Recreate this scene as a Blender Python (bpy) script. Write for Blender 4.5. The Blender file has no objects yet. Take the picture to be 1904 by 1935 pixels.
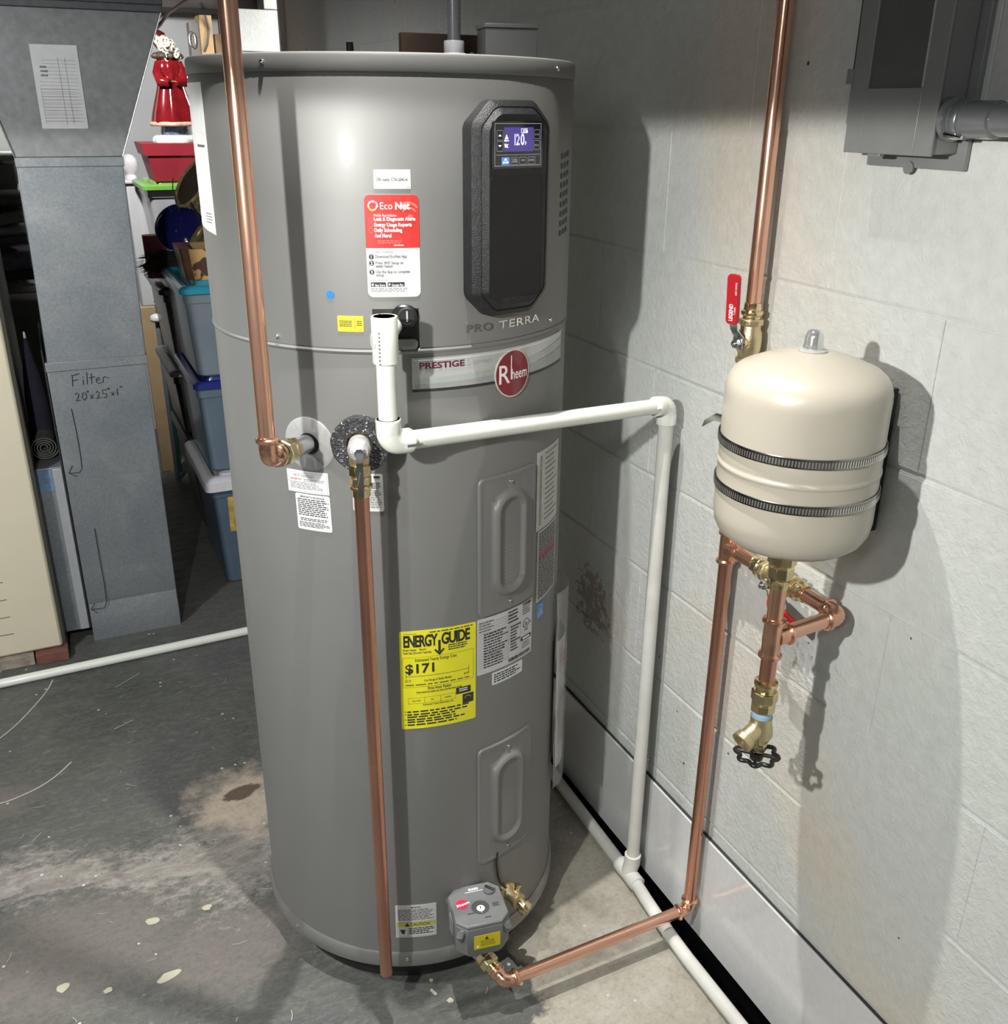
import bpy, bmesh, math, random
from math import sin, cos, pi, radians, degrees, atan2, hypot
from mathutils import Vector, Matrix
random.seed(7)
SC = bpy.context.scene
COL = SC.collection

# ------------------------------------------------------------------ camera
YAW, PITCH, ROLL, FPX = 0.440812910, 0.394757905, -0.0087208, 1820.72475
CAMH = 1.512
def camera():
    F = Vector((sin(YAW)*cos(PITCH), cos(YAW)*cos(PITCH), -sin(PITCH)))
    R = Vector((cos(YAW), -sin(YAW), 0)); D = F.cross(R)
    R2 = R*cos(ROLL) + D*sin(ROLL); D2 = -R*sin(ROLL) + D*cos(ROLL)
    c = bpy.data.cameras.new('camera'); o = bpy.data.objects.new('camera', c); COL.objects.link(o)
    m = Matrix((R2, -D2, -F)).transposed().to_4x4(); m.translation = Vector((0, 0, CAMH))
    o.matrix_world = m
    c.sensor_fit = 'HORIZONTAL'; c.sensor_width = 36; c.lens = 36*FPX/1904; c.clip_start = .02
    SC.camera = o
camera()

# ------------------------------------------------------------------ world, lamps, exposure
SC.view_settings.view_transform = 'Standard'; SC.view_settings.look = 'None'
SC.view_settings.gamma = 1; SC.view_settings.use_curve_mapping = False
SC.view_settings.exposure = 0.0
w = bpy.data.worlds.new('world'); SC.world = w; w.use_nodes = True
w.node_tree.nodes['Background'].inputs[0].default_value = (.9, .95, 1, 1)
w.node_tree.nodes['Background'].inputs[1].default_value = .08
def lamp(name, kind, loc, energy, color=(1, 1, 1), rot=(0, 0, 0), **k):
    l = bpy.data.lights.new(name, kind); l.energy = energy; l.color = color
    for a, v in k.items(): setattr(l, a, v)
    o = bpy.data.objects.new(name, l); o.location = loc; o.rotation_euler = rot; COL.objects.link(o); return o
KEY = (-.35, .46, 1.585)
# shaded work lamp hanging left of the photographer, open downwards: nothing above its rim is lit
lamp('work_lamp_light', 'SPOT', KEY, 76, (1, .99, .955), spot_size=radians(175), spot_blend=.03, shadow_soft_size=.016)
# ceiling bulb above the valve box
lamp('ceiling_bulb_light', 'SPOT', (.36, 1.09, 2.60), 200, (1, .975, .93), spot_size=radians(60), spot_blend=.85, shadow_soft_size=.012)
# bulb in the passage behind the end of the block wall
lamp('passage_bulb_light', 'POINT', (1.45, 4.3, 1.86), 26, (1, .97, .95), shadow_soft_size=.04)
# the area light below is added fill from behind the photographer
def aim(a, b): return (Vector(b)-Vector(a)).to_track_quat('-Z', 'Y').to_euler()
# added fill spot on the left, brightening furnace, duct, floor and heater side
lamp('side_fill_light', 'SPOT', (-1.1, 1.3, 2.0), 135, (.98, .99, 1), rot=aim((-1.1, 1.3, 2.0), (-.1, 2.4, .6)), spot_size=radians(84), spot_blend=.4, shadow_soft_size=.08)
lamp('room_fill_light', 'AREA', (-1.2, -.6, 2.1), 14, (.93, .97, 1), rot=(radians(20), radians(-20), 0), shape='RECTANGLE', size=1.2, size_y=.2)
lamp('store_fill_light', 'SPOT', (.10, 3.45, 2.0), 95, (.95, .97, 1), rot=aim((.10, 3.45, 2.0), (.34, 4.6, 1.25)), spot_size=radians(78), spot_blend=.5, shadow_soft_size=.05)  # added fill spot, brightens the stored things and the back wall

# ------------------------------------------------------------------ materials
MATS = {}
def ramp(nt, fac, stops):
    r = nt.nodes.new('ShaderNodeValToRGB'); e = r.color_ramp.elements
    while len(e) < len(stops): e.new(.5)
    for x, (p, c) in zip(e, stops):
        x.position = p; x.color = (c, c, c, 1) if isinstance(c, (int, float)) else (*c, 1)
    nt.links.new(fac, r.inputs[0]); return r.outputs[0]
def noise(nt, scale, detail=4, vec=None, rough=.55, dist=0):
    n = nt.nodes.new('ShaderNodeTexNoise'); n.inputs['Scale'].default_value = scale
    n.inputs['Detail'].default_value = detail; n.inputs['Roughness'].default_value = rough
    n.inputs['Distortion'].default_value = dist
    if vec: nt.links.new(vec, n.inputs['Vector'])
    return n.outputs[0]
def mixc(nt, fac, a, b):
    m = nt.nodes.new('ShaderNodeMix'); m.data_type = 'RGBA'
    for sock, v in ((m.inputs[0], fac), (m.inputs[6], a), (m.inputs[7], b)):
        if isinstance(v, (int, float)): sock.default_value = v
        elif isinstance(v, tuple): sock.default_value = (*v, 1)
        else: nt.links.new(v, sock)
    return m.outputs[2]
def math_(nt, op, a, b=0, clamp=False):
    m = nt.nodes.new('ShaderNodeMath'); m.operation = op; m.use_clamp = clamp
    for s, v in ((m.inputs[0], a), (m.inputs[1], b)):
        if isinstance(v, (int, float)): s.default_value = v
        else: nt.links.new(v, s)
    return m.outputs[0]
def bump(nt, h, strength, dist, bsdf, prev=None):
    b = nt.nodes.new('ShaderNodeBump'); b.inputs['Strength'].default_value = strength; b.inputs['Distance'].default_value = dist
    nt.links.new(h, b.inputs['Height'])
    if prev: nt.links.new(prev, b.inputs['Normal'])
    nt.links.new(b.outputs[0], bsdf.inputs['Normal']); return b.outputs[0]
def coord(nt, kind='Object'):
    t = nt.nodes.new('ShaderNodeTexCoord'); return t.outputs[kind]
def mat(name, color, rough=.5, metal=0, var=.06, nscale=30, bmp=0, bscale=200, alpha=1, trans=0, coat=0, emit=0, spec=.5, rvar=0, coatr=.08):
    """principled surface with a small procedural variation of its own"""
    if name in MATS: return MATS[name]
    m = bpy.data.materials.new(name); m.use_nodes = True; nt = m.node_tree; b = nt.nodes['Principled BSDF']
    c = coord(nt); n = noise(nt, nscale, 4, c)
    lo = tuple(max(0, x*(1-var)) for x in color); hi = tuple(min(1, x*(1+var)) for x in color)
    nt.links.new(ramp(nt, n, [(.3, lo), (.7, hi)]), b.inputs['Base Color'])
    b.inputs['Metallic'].default_value = metal; b.inputs['Roughness'].default_value = rough
    b.inputs['Specular IOR Level'].default_value = spec
    if rvar:
        nt.links.new(ramp(nt, noise(nt, nscale*1.7, 3, c), [(.3, max(.02, rough-rvar)), (.7, min(1, rough+rvar))]), b.inputs['Roughness'])
    if bmp: bump(nt, noise(nt, bscale, 3, c), bmp, .002, b)
    b.inputs['Alpha'].default_value = alpha; b.inputs['Transmission Weight'].default_value = trans
    b.inputs['Coat Weight'].default_value = coat; b.inputs['Coat Roughness'].default_value = coatr
    if emit:
        b.inputs['Emission Color'].default_value = (*color, 1); b.inputs['Emission Strength'].default_value = emit
    MATS[name] = m; return m

def wall_material():
    m = bpy.data.materials.new('painted_block'); m.use_nodes = True; nt = m.node_tree; b = nt.nodes['Principled BSDF']
    g = nt.nodes.new('ShaderNodeNewGeometry'); c = g.outputs['Position']
    base = ramp(nt, noise(nt, 1.1, 3, c, .6, .4), [(.36, (.54, .57, .535)), (.52, (.57, .585, .56)), (.64, (.63, .575, .49))])
    fine = ramp(nt, noise(nt, 45, 5, c), [(.3, .90), (.7, 1.0)])
    mm = nt.nodes.new('ShaderNodeMix'); mm.data_type = 'RGBA'; mm.blend_type = 'MULTIPLY'; mm.inputs[0].default_value = 1
    nt.links.new(base, mm.inputs[6]); nt.links.new(fine, mm.inputs[7])
    # small dark pits where the paint never filled the block
    v = nt.nodes.new('ShaderNodeTexVoronoi'); v.inputs['Scale'].default_value = 16; nt.links.new(c, v.inputs['Vector'])
    pit = math_(nt, 'MULTIPLY', math_(nt, 'LESS_THAN', v.outputs['Distance'], .045), math_(nt, 'GREATER_THAN', noise(nt, 3.1, 2, c), .56))
    # crumbling, blistered paint low on the wall, behind the heater and under the tank
    sx = nt.nodes.new('ShaderNodeSeparateXYZ'); nt.links.new(c, sx.inputs[0])
    def spot(y, z, r, zr):
        dy = math_(nt, 'DIVIDE', math_(nt, 'SUBTRACT', sx.outputs[1], y), r); dz = math_(nt, 'DIVIDE', math_(nt, 'SUBTRACT', sx.outputs[2], z), zr)
        q = math_(nt, 'ADD', math_(nt, 'MULTIPLY', dy, dy), math_(nt, 'MULTIPLY', dz, dz))
        return math_(nt, 'SUBTRACT', 1, q, True)
    bad = math_(nt, 'MAXIMUM', spot(1.62, .52, .16, .16), math_(nt, 'MULTIPLY', spot(.99, .72, .13, .09), .72))
    flake = noise(nt, 55, 5, c, .7)
    bare = math_(nt, 'GREATER_THAN', math_(nt, 'MULTIPLY', bad, flake), .42)
    col = mixc(nt, bare, mm.outputs[2], (.33, .29, .265))
    col = mixc(nt, pit, col, (.09, .085, .08)); nt.links.new(col, b.inputs['Base Color'])
    b.inputs['Roughness'].default_value = .5; b.inputs['Specular IOR Level'].default_value = .4
    n1 = bump(nt, noise(nt, 22, 5, c, .62), .16, .003, b)
    n2 = bump(nt, ramp(nt, noise(nt, 95, 4, c, .6, .5), [(.42, 0), (.62, 1)]), .30, .0016, b, n1)
    n3 = bump(nt, math_(nt, 'MULTIPLY', bad, flake), .9, .01, b, n2)
    return m
def floor_material():
    m = bpy.data.materials.new('worn_painted_concrete'); m.use_nodes = True; nt = m.node_tree; b = nt.nodes['Principled BSDF']
    g = nt.nodes.new('ShaderNodeNewGeometry'); c = g.outputs['Position']
    sx = nt.nodes.new('ShaderNodeSeparateXYZ'); nt.links.new(c, sx.inputs[0])
    # streaky coordinates: scuffs run across the floor
    mp = nt.nodes.new('ShaderNodeMapping'); mp.inputs['Rotation'].default_value = (0, 0, .35); mp.inputs['Scale'].default_value = (1, 2.6, 1); nt.links.new(c, mp.inputs[0])
    s = mp.outputs[0]
    paint = ramp(nt, noise(nt, 2.2, 4, c, .6, .6), [(.3, (.066, .070, .063)), (.5, (.100, .104, .092)), (.7, (.080, .081, .090))])
    scuff = ramp(nt, noise(nt, 26, 8, s, .72, 1.2), [(.47, 0.0), (.78, .62)])
    paint = mixc(nt, scuff, paint, (.22, .22, .20)); paint = mixc(nt, math_(nt, 'MULTIPLY', math_(nt, 'GREATER_THAN', noise(nt, 38, 12, c, .85, .3), .60), .45), paint, (.26, .26, .245))
    conc = ramp(nt, noise(nt, 9, 8, c, .7, .3), [(.28, (.25, .225, .18)), (.5, (.39, .365, .305)), (.72, (.46, .44, .385))])
    pale = ramp(nt, noise(nt, 13, 8, s, .72, .8), [(.3, (.15, .135, .12)), (.5, (.27, .245, .22)), (.72, (.42, .40, .37))])
    def blob(x, y, rx, ry, ang=0):
        dx = math_(nt, 'SUBTRACT', sx.outputs[0], x); dy = math_(nt, 'SUBTRACT', sx.outputs[1], y)
        u = math_(nt, 'ADD', math_(nt, 'MULTIPLY', dx, cos(ang)/rx), math_(nt, 'MULTIPLY', dy, sin(ang)/rx))
        v = math_(nt, 'ADD', math_(nt, 'MULTIPLY', dx, -sin(ang)/ry), math_(nt, 'MULTIPLY', dy, cos(ang)/ry))
        q = math_(nt, 'SQRT', math_(nt, 'ADD', math_(nt, 'MULTIPLY', u, u), math_(nt, 'MULTIPLY', v, v)))
        return math_(nt, 'SUBTRACT', 1.5, q)
    wob = math_(nt, 'MULTIPLY', math_(nt, 'SUBTRACT', noise(nt, 7, 8, c, .68), .5), 2.4)
    grit = noise(nt, 46, 14, c, .84, .2)
    wob2 = math_(nt, 'ADD', math_(nt, 'MULTIPLY', math_(nt, 'SUBTRACT', grit, .5), 3.2), math_(nt, 'MULTIPLY', math_(nt, 'SUBTRACT', noise(nt, 9, 6, s, .65, .8), .5), 2.6))
    # brownish thin paint, then paint walked off down to pale screed, left of the heater
    thin = math_(nt, 'MAXIMUM', blob(-.14, 1.62, .26, .17), math_(nt, 'MAXIMUM', blob(.12, 1.50, .16, .12), blob(-.30, 2.16, .10, .07)))
    col = mixc(nt, ramp(nt, math_(nt, 'ADD', thin, math_(nt, 'MULTIPLY', wob2, .45)), [(.35, 0), (1.0, .75)]), paint, mixc(nt, grit, (.12, .105, .095), (.22, .195, .175)))
    worn = math_(nt, 'MAXIMUM', blob(-.22, 1.86, .20, .085, -.2), blob(.16, 1.76, .17, .17))
    worn = math_(nt, 'MAXIMUM', worn, blob(-.02, 1.78, .15, .06, -.3))
    wf = ramp(nt, math_(nt, 'ADD', worn, wob2), [(.45, 0), (1.05, .85)])
    col = mixc(nt, wf, col, pale)
    # bare concrete strip along the block wall, and the tan screed patch beside the heater
    edge = math_(nt, 'ADD', math_(nt, 'MULTIPLY', math_(nt, 'SUBTRACT', sx.outputs[0], .628), 9), .62)
    bf = ramp(nt, math_(nt, 'ADD', edge, wob), [(.42, 0), (.56, 1)])
    col = mixc(nt, bf, col, conc)
    tan = ramp(nt, math_(nt, 'ADD', blob(.225, 1.93, .12, .17), math_(nt, 'MULTIPLY', wob, .9)), [(.55, 0), (1.0, .9)])
    col = mixc(nt, tan, col, mixc(nt, noise(nt, 40, 6, c), (.40, .32, .25), (.62, .53, .43)))
    st = ramp(nt, math_(nt, 'ADD', blob(.235, 1.955, .050, .026, .2), math_(nt, 'MULTIPLY', wob, .9)), [(.45, 0), (.6, 1)])
    col = mixc(nt, st, col, (.13, .095, .072))
    gm_ = nt.nodes.new('ShaderNodeMix'); gm_.data_type = 'RGBA'; gm_.blend_type = 'MULTIPLY'; gm_.inputs[0].default_value = 1
    nt.links.new(col, gm_.inputs[6]); nt.links.new(ramp(nt, noise(nt, 85, 12, c, .82, .3), [(.32, .62), (.5, .92), (.68, 1.0)]), gm_.inputs[7]); col = gm_.outputs[2]
    # paint flecks
    v = nt.nodes.new('ShaderNodeTexVoronoi'); v.inputs['Scale'].default_value = 24; nt.links.new(c, v.inputs['Vector'])
    fl = math_(nt, 'MULTIPLY', math_(nt, 'LESS_THAN', v.outputs['Distance'], .085), math_(nt, 'GREATER_THAN', noise(nt, 5, 2, c), .52))
    col = mixc(nt, math_(nt, 'MULTIPLY', fl, .8), col, (.55, .55, .5))
    nt.links.new(col, b.inputs['Base Color'])
    nt.links.new(ramp(nt, noise(nt, 12, 5, s), [(.3, .38), (.7, .68)]), b.inputs['Roughness'])
    n1 = bump(nt, noise(nt, 60, 9, c, .75), .5, .004, b)
    return m
def galv_material():
    m = bpy.data.materials.new('galvanized_steel'); m.use_nodes = True; nt = m.node_tree; b = nt.nodes['Principled BSDF']
    g = nt.nodes.new('ShaderNodeNewGeometry'); c = g.outputs['Position']
    v = nt.nodes.new('ShaderNodeTexVoronoi'); v.inputs['Scale'].default_value = 190; nt.links.new(c, v.inputs['Vector'])
    sp = ramp(nt, v.outputs['Color'], [(.1, .84), (.8, 1.0)])
    base = ramp(nt, noise(nt, 5, 5, c, .6, .5), [(.3, (.19, .215, .235)), (.55, (.24, .26, .275)), (.75, (.31, .325, .335))])
    mm = nt.nodes.new('ShaderNodeMix'); mm.data_type = 'RGBA'; mm.blend_type = 'MULTIPLY'; mm.inputs[0].default_value = 1
    nt.links.new(base, mm.inputs[6]); nt.links.new(sp, mm.inputs[7])
    dots = math_(nt, 'GREATER_THAN', noise(nt, 210, 2, c), .70)
    nt.links.new(mixc(nt, math_(nt, 'MULTIPLY', dots, .30), mm.outputs[2], (.62, .64, .66)), b.inputs['Base Color'])
    b.inputs['Metallic'].default_value = .35; b.inputs['Roughness'].default_value = .48
    bump(nt, noise(nt, 3.5, 3, c), .25, .01, b)
    return m
def foam_material():
    m = bpy.data.materials.new('black_foam'); m.use_nodes = True; nt = m.node_tree; b = nt.nodes['Principled BSDF']
    c = coord(nt); v = nt.nodes.new('ShaderNodeTexVoronoi'); v.inputs['Scale'].default_value = 420; nt.links.new(c, v.inputs['Vector'])
    nt.links.new(ramp(nt, v.outputs['Color'], [(.55, (.022, .022, .025)), (.8, (.06, .06, .066)), (.97, (.42, .42, .45))]), b.inputs['Base Color'])
    b.inputs['Roughness'].default_value = .75; bump(nt, v.outputs['Distance'], .8, .002, b); return m
def spots_material(name, base, dots, scale, thr, rough=.3):
    m = bpy.data.materials.new(name); m.use_nodes = True; nt = m.node_tree; b = nt.nodes['Principled BSDF']
    c = coord(nt); n = noise(nt, scale, 2, c)
    nt.links.new(ramp(nt, n, [(thr, base), (thr+.02, dots)]), b.inputs['Base Color']); b.inputs['Roughness'].default_value = rough; return m

WALL = wall_material(); FLOOR = floor_material(); GALV = galv_material(); FOAM = foam_material()
GREY = mat('heater_grey_paint', (.205, .205, .197), .55, .42, .03, 8, .03, 300, coat=.05, coatr=.2)
GREYD = mat('heater_trim_paint', (.25, .25, .24), .36, .62, .03, 8, coat=.2, coatr=.25)
COP = mat('copper', (.80, .46, .33), .22, .94, .10, 5, .015, 12, rvar=.05)
COPF = mat('copper_fitting', (.78, .44, .31), .22, .95, .2, 25, .10, 70, rvar=.08)
COPD = mat('copper_dull', (.62, .31, .22), .25, .94, .12, 5, .015, 12, rvar=.05)
BRASS = mat('brass', (.78, .65, .38), .2, 1, .12, 40, .10, 90, rvar=.06)
BRASSD = mat('cast_brass', (.66, .55, .33), .36, .9, .12, 40, .3, 300)
PVC = mat('white_pvc', (.74, .76, .70), .32, 0, .03, 20, .03, 60, coat=.2)
PVCD = mat('dusty_white_pvc', (.60, .60, .56), .42, 0, .08, 18, .05, 60)
WHITE = mat('white_print_stock', (.60, .61, .60), .55, 0, .02)
PRINTK = mat('black_print', (.02, .02, .022), .5)
PRINTG = mat('grey_print', (.13, .13, .13), .5)
PRINTR = mat('red_print', (.55, .06, .07), .45)
PRINTW = mat('white_print', (.82, .82, .82), .45)
PRINTL = mat('pale_red_print', (.72, .14, .11), .45)
YEL = mat('yellow_print_stock', (.66, .62, .02), .5, 0, .02)
YELD = mat('olive_yellow_print', (.42, .43, .07), .4)
BLACKP = mat('black_plastic', (.012, .012, .013), .30, 0, .1, 60, .12, 500, coat=.2)
BLACKM = mat('black_matte_plastic', (.016, .016, .016), .45, 0, .1, 60)
BLACKR = mat('black_rubber', (.014, .014, .014), .5)
STEEL = mat('zinc_steel', (.60, .61, .62), .25, 1, .08, 60)
CHROME = mat('polished_steel', (.72, .72, .72), .12, 1, .03)
BEIGE = mat('beige_enamel', (.43, .395, .325), .34, 0, .02, 10, coat=.2, coatr=.15)
CREAM = mat('cream_enamel', (.62, .565, .43), .38, 0, .02, 10)
REDP = mat('red_vinyl', (.42, .012, .02), .35, 0, .05)
BOARD = mat('glossy_white_board', (.60, .61, .61), .16, 0, .04, 90, .03, 200, coat=.4)
MEMB = mat('shaded_black_membrane', (.004, .004, .005), .22, 0, .3, 20, .4, 30)
BOXG = mat('grey_box_plastic', (.125, .13, .128), .42, 0, .04, 20)
ELEC = mat('grey_enamel_box', (.225, .23, .225), .35, .2, .04, 20)
BLUE = mat('thread_tape_blue', (.32, .50, .72), .4)

# ------------------------------------------------------------------ object helpers
def link(name, bm, m, parent=None, smooth=35, kind=None, label=None, bevel=0, seg=2, inv=True):
    me = bpy.data.meshes.new(name)
    bmesh.ops.recalc_face_normals(bm, faces=bm.faces[:]) if smooth is not None and smooth != 'flat' else None
    bm.to_mesh(me); bm.free(); me.materials.append(m)
    for p in me.polygons: p.use_smooth = smooth != 'flat'
    if smooth != 'flat': me.set_sharp_from_angle(angle=radians(smooth))
    o = bpy.data.objects.new(name, me); COL.objects.link(o)
    if bevel:
        md = o.modifiers.new('edge', 'BEVEL'); md.width = bevel; md.segments = seg; md.limit_method = 'ANGLE'; md.angle_limit = radians(38)
    if parent is not None:
        o.parent = parent
        if parent.type == 'EMPTY': o.matrix_parent_inverse = Matrix.Translation(-parent.location)
    if kind: o['kind'] = kind
    if label: o['label'] = label
    return o
def thing(name, label, cat, loc=(0, 0, 0), group=None):
    o = bpy.data.objects.new(name, None); o.empty_display_size = .05; o.location = loc; COL.objects.link(o)
    o['label'] = label; o['category'] = cat
    if group: o['group'] = group
    return o
def tag(o, label, cat, group=None):
    o['label'] = label; o['category'] = cat
    if group: o['group'] = group
    return o
def box(bm, x0, y0, z0, x1, y1, z1):
    vs = [bm.verts.new(p) for p in ((x0, y0, z0), (x1, y0, z0), (x1, y1, z0), (x0, y1, z0), (x0, y0, z1), (x1, y0, z1), (x1, y1, z1), (x0, y1, z1))]
    for f in ((0, 3, 2, 1), (4, 5, 6, 7), (0, 1, 5, 4), (1, 2, 6, 5), (2, 3, 7, 6), (3, 0, 4, 7)): bm.faces.new([vs[i] for i in f])
    return vs
def boxb(x0, y0, z0, x1, y1, z1):
    bm = bmesh.new(); box(bm, x0, y0, z0, x1, y1, z1); return bm
def sweep(pts, radii, n=20, closed=False, bm=None, cap=True, flat=None):
    """tube through pts; radii one number or one per point"""
    bm = bm or bmesh.new(); pts = [Vector(p) for p in pts]; N = len(pts)
    if isinstance(radii, (int, float)): radii = [radii]*N
    tang = []
    for i in range(N):
        a = pts[(i-1) % N] if closed or i > 0 else pts[i]; b = pts[(i+1) % N] if closed or i < N-1 else pts[i]
        t = b-a
        if t.length < 1e-9: t = tang[-1] if tang else Vector((0, 0, 1))
        tang.append(t.normalized())
    t0 = tang[0]; up = Vector((0, 0, 1)) if abs(t0.z) < .9 else Vector((1, 0, 0))
    u = t0.cross(up).normalized(); rings = []
    for i in range(N):
        t = tang[i]; u = (u - t*u.dot(t)).normalized(); v = t.cross(u)
        r = radii[i]; fx = flat or (1, 1)
        rings.append([bm.verts.new(pts[i] + (u*cos(2*pi*k/n)*fx[0] + v*sin(2*pi*k/n)*fx[1])*r) for k in range(n)])
    for i in range(N if closed else N-1):
        a, b = rings[i], rings[(i+1) % N]
        for k in range(n): bm.faces.new((a[k], a[(k+1) % n], b[(k+1) % n], b[k]))
    if not closed and cap:
        bm.faces.new(rings[0][::-1]); bm.faces.new(rings[-1])
    return bm
def lathe(prof, origin=(0, 0, 0), axis=(0, 0, 1), n=32, bm=None, caps=True, phase=0):
    """profile of (radius, height) along axis"""
    bm = bm or bmesh.new(); o = Vector(origin); a = Vector(axis).normalized()
    up = Vector((0, 0, 1)) if abs(a.z) < .9 else Vector((1, 0, 0)); u = up.cross(a).normalized(); v = a.cross(u)
    rings = []
    for r, h in prof:
        rings.append([bm.verts.new(o + a*h + (u*cos(2*pi*k/n+phase) + v*sin(2*pi*k/n+phase))*max(r, 1e-5)) for k in range(n)])
    for p, q in zip(rings, rings[1:]):
        for k in range(n): bm.faces.new((p[k], p[(k+1) % n], q[(k+1) % n], q[k]))
    if caps: bm.faces.new(rings[0][::-1]); bm.faces.new(rings[-1])
    return bm
def arc(c, a, b, R, n=10):
    """fillet points round corner c between unit directions a (to previous) and b (to next)"""
    c, a, b = Vector(c), Vector(a).normalized(), Vector(b).normalized()
    ang = a.angle(b); d = R/math.tan(ang/2); p0 = c+a*d; p1 = c+b*d
    cen = c + (a+b).normalized()*(R/sin(ang/2)); out = []
    v0, v1 = p0-cen, p1-cen; th = v0.angle(v1)
    for i in range(n+1):
        t = i/n; out.append(cen + (v0*sin((1-t)*th) + v1*sin(t*th))/sin(th))
    return out
def elbow(c, a, b, r, leg, R, m, parent, bead=True, name='elbow', kr=1.14):
    """press-type elbow with a rolled bead at each socket mouth"""
    a, b, c = Vector(a).normalized(), Vector(b).normalized(), Vector(c)
    f = r*kr; pts, rad = [], []
    def end(d, rev):
        seq = [(leg, f*.98), (leg-.0015, f*1.05), (leg-.003, f*1.24), (leg-.0065, f*1.26), (leg-.008, f*1.06), (leg-.0095, f*1.0)] if bead else \
              [(leg, f*.97), (leg, f*1.03), (leg-.001, f*1.06), (leg-.003, f*1.06), (leg-.018 if leg > .022 else leg*.4, f*1.04)]
        s = [(c+d*h, q) for h, q in seq]; return s[::-1] if rev else s
    for p, q in end(a, False): pts.append(p); rad.append(q)
    for p in arc(c, a, b, R): pts.append(p); rad.append(f if bead else f*1.03)
    for p, q in end(b, True): pts.append(p); rad.append(q)
    return link(name, sweep(pts, rad, 24), m, parent, 40)
def coupling(p, q, r, m, parent, name='coupling', kr=1.14):
    p, q = Vector(p), Vector(q); L = (q-p).length; d = (q-p).normalized(); f = r*kr
    prof = [(f*.98, 0), (f*1.05, .001), (f*1.25, .0025), (f*1.25, .006), (f, .0085), (f, L-.0085), (f*1.25, L-.006), (f*1.25, L-.0025), (f*1.05, L-.001), (f*.98, L)]
    return link(name, lathe(prof, p, d, 24), m, parent, 40)
def hexring(p, d, r, L, m, parent, name='hex_nut', n=6, phase=0):
    prof = [(r*.9, 0), (r, L*.12), (r, L*.88), (r*.9, L)]
    return link(name, lathe(prof, p, d, n, phase=phase), m, parent, 20, bevel=.0006)
def ringz(p, d, r, L, m, parent, name, n=28, prof=None):
    return link(name, lathe(prof or [(r*.94, 0), (r, L*.1), (r, L*.9), (r*.94, L)], p, d, n), m, parent, 40)

# flat print: drawn in metres on a sheet, then laid on a surface by a mapping (u right, v up, w out)
def cyl_map(th, z, R, rot=0, cx=.5133, cy=1.525):
    c_, s_ = cos(rot), sin(rot)
    def f(u, v, w_):
        uu, vv = u*c_-v*s_, u*s_+v*c_; a = radians(th)+uu/R; r = R+w_
        return Vector((cx+r*cos(a), cy+r*sin(a), z+vv))
    return f
def plane_map(o, ux, vx):
    o, ux, vx = Vector(o), Vector(ux).normalized(), Vector(vx).normalized(); n = ux.cross(vx)
    return lambda u, v, w_: o+ux*u+vx*v+n*w_
def slice_u(bm, step):
    us = [v.co.x for v in bm.verts]
    if not us: return
    k = math.ceil(min(us)/step)*step
    while k < max(us):
        bmesh.ops.bisect_plane(bm, geom=bm.verts[:]+bm.edges[:]+bm.faces[:], plane_co=(k, 0, 0), plane_no=(1, 0, 0)); k += step
def place(bm, fmap, step=.012):
    if step: slice_u(bm, step)
    for v in bm.verts: v.co = fmap(*v.co)
    return bm
def outline(w_, h, r, n=5, cx=0, cy=0):
    pts = []
    for sx, sy, a0 in ((1, 1, 0), (-1, 1, 90), (-1, -1, 180), (1, -1, 270)):
        for i in range(n+1):
            a = radians(a0+90*i/n); pts.append((cx+sx*(w_/2-r)+r*cos(a), cy+sy*(h/2-r)+r*sin(a)))
    return pts
def loft(layers, cap0=True, cap1=True):
    """layers: list of (outline pts, w)"""
    bm = bmesh.new(); rings = [[bm.verts.new((x, y, w_)) for x, y in pts] for pts, w_ in layers]
    for a, b in zip(rings, rings[1:]):
        for k in range(len(a)): bm.faces.new((a[k], a[(k+1) % len(a)], b[(k+1) % len(a)], b[k]))
    if cap0: bm.faces.new(rings[0][::-1])
    if cap1: bm.faces.new(rings[-1])
    return bm
_tc = {}
def text_bm(s, size, bold=0, sx=1, align='LEFT', shear=0, spacing=1):
    cu = bpy.data.curves.new('t', 'FONT'); cu.body = s; cu.size = size; cu.offset = bold*size; cu.align_x = align; cu.shear = shear
    cu.space_character = spacing; cu.resolution_u = 3; cu.fill_mode = 'FRONT' if hasattr(cu, 'fill_mode') else 'FRONT'
    o = bpy.data.objects.new('t', cu); me = bpy.data.meshes.new_from_object(o)
    bm = bmesh.new(); bm.from_mesh(me)
    for v in bm.verts: v.co.x *= sx; v.co.z = 0
    bpy.data.objects.remove(o); bpy.data.curves.remove(cu); bpy.data.meshes.remove(me); return bm
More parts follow.
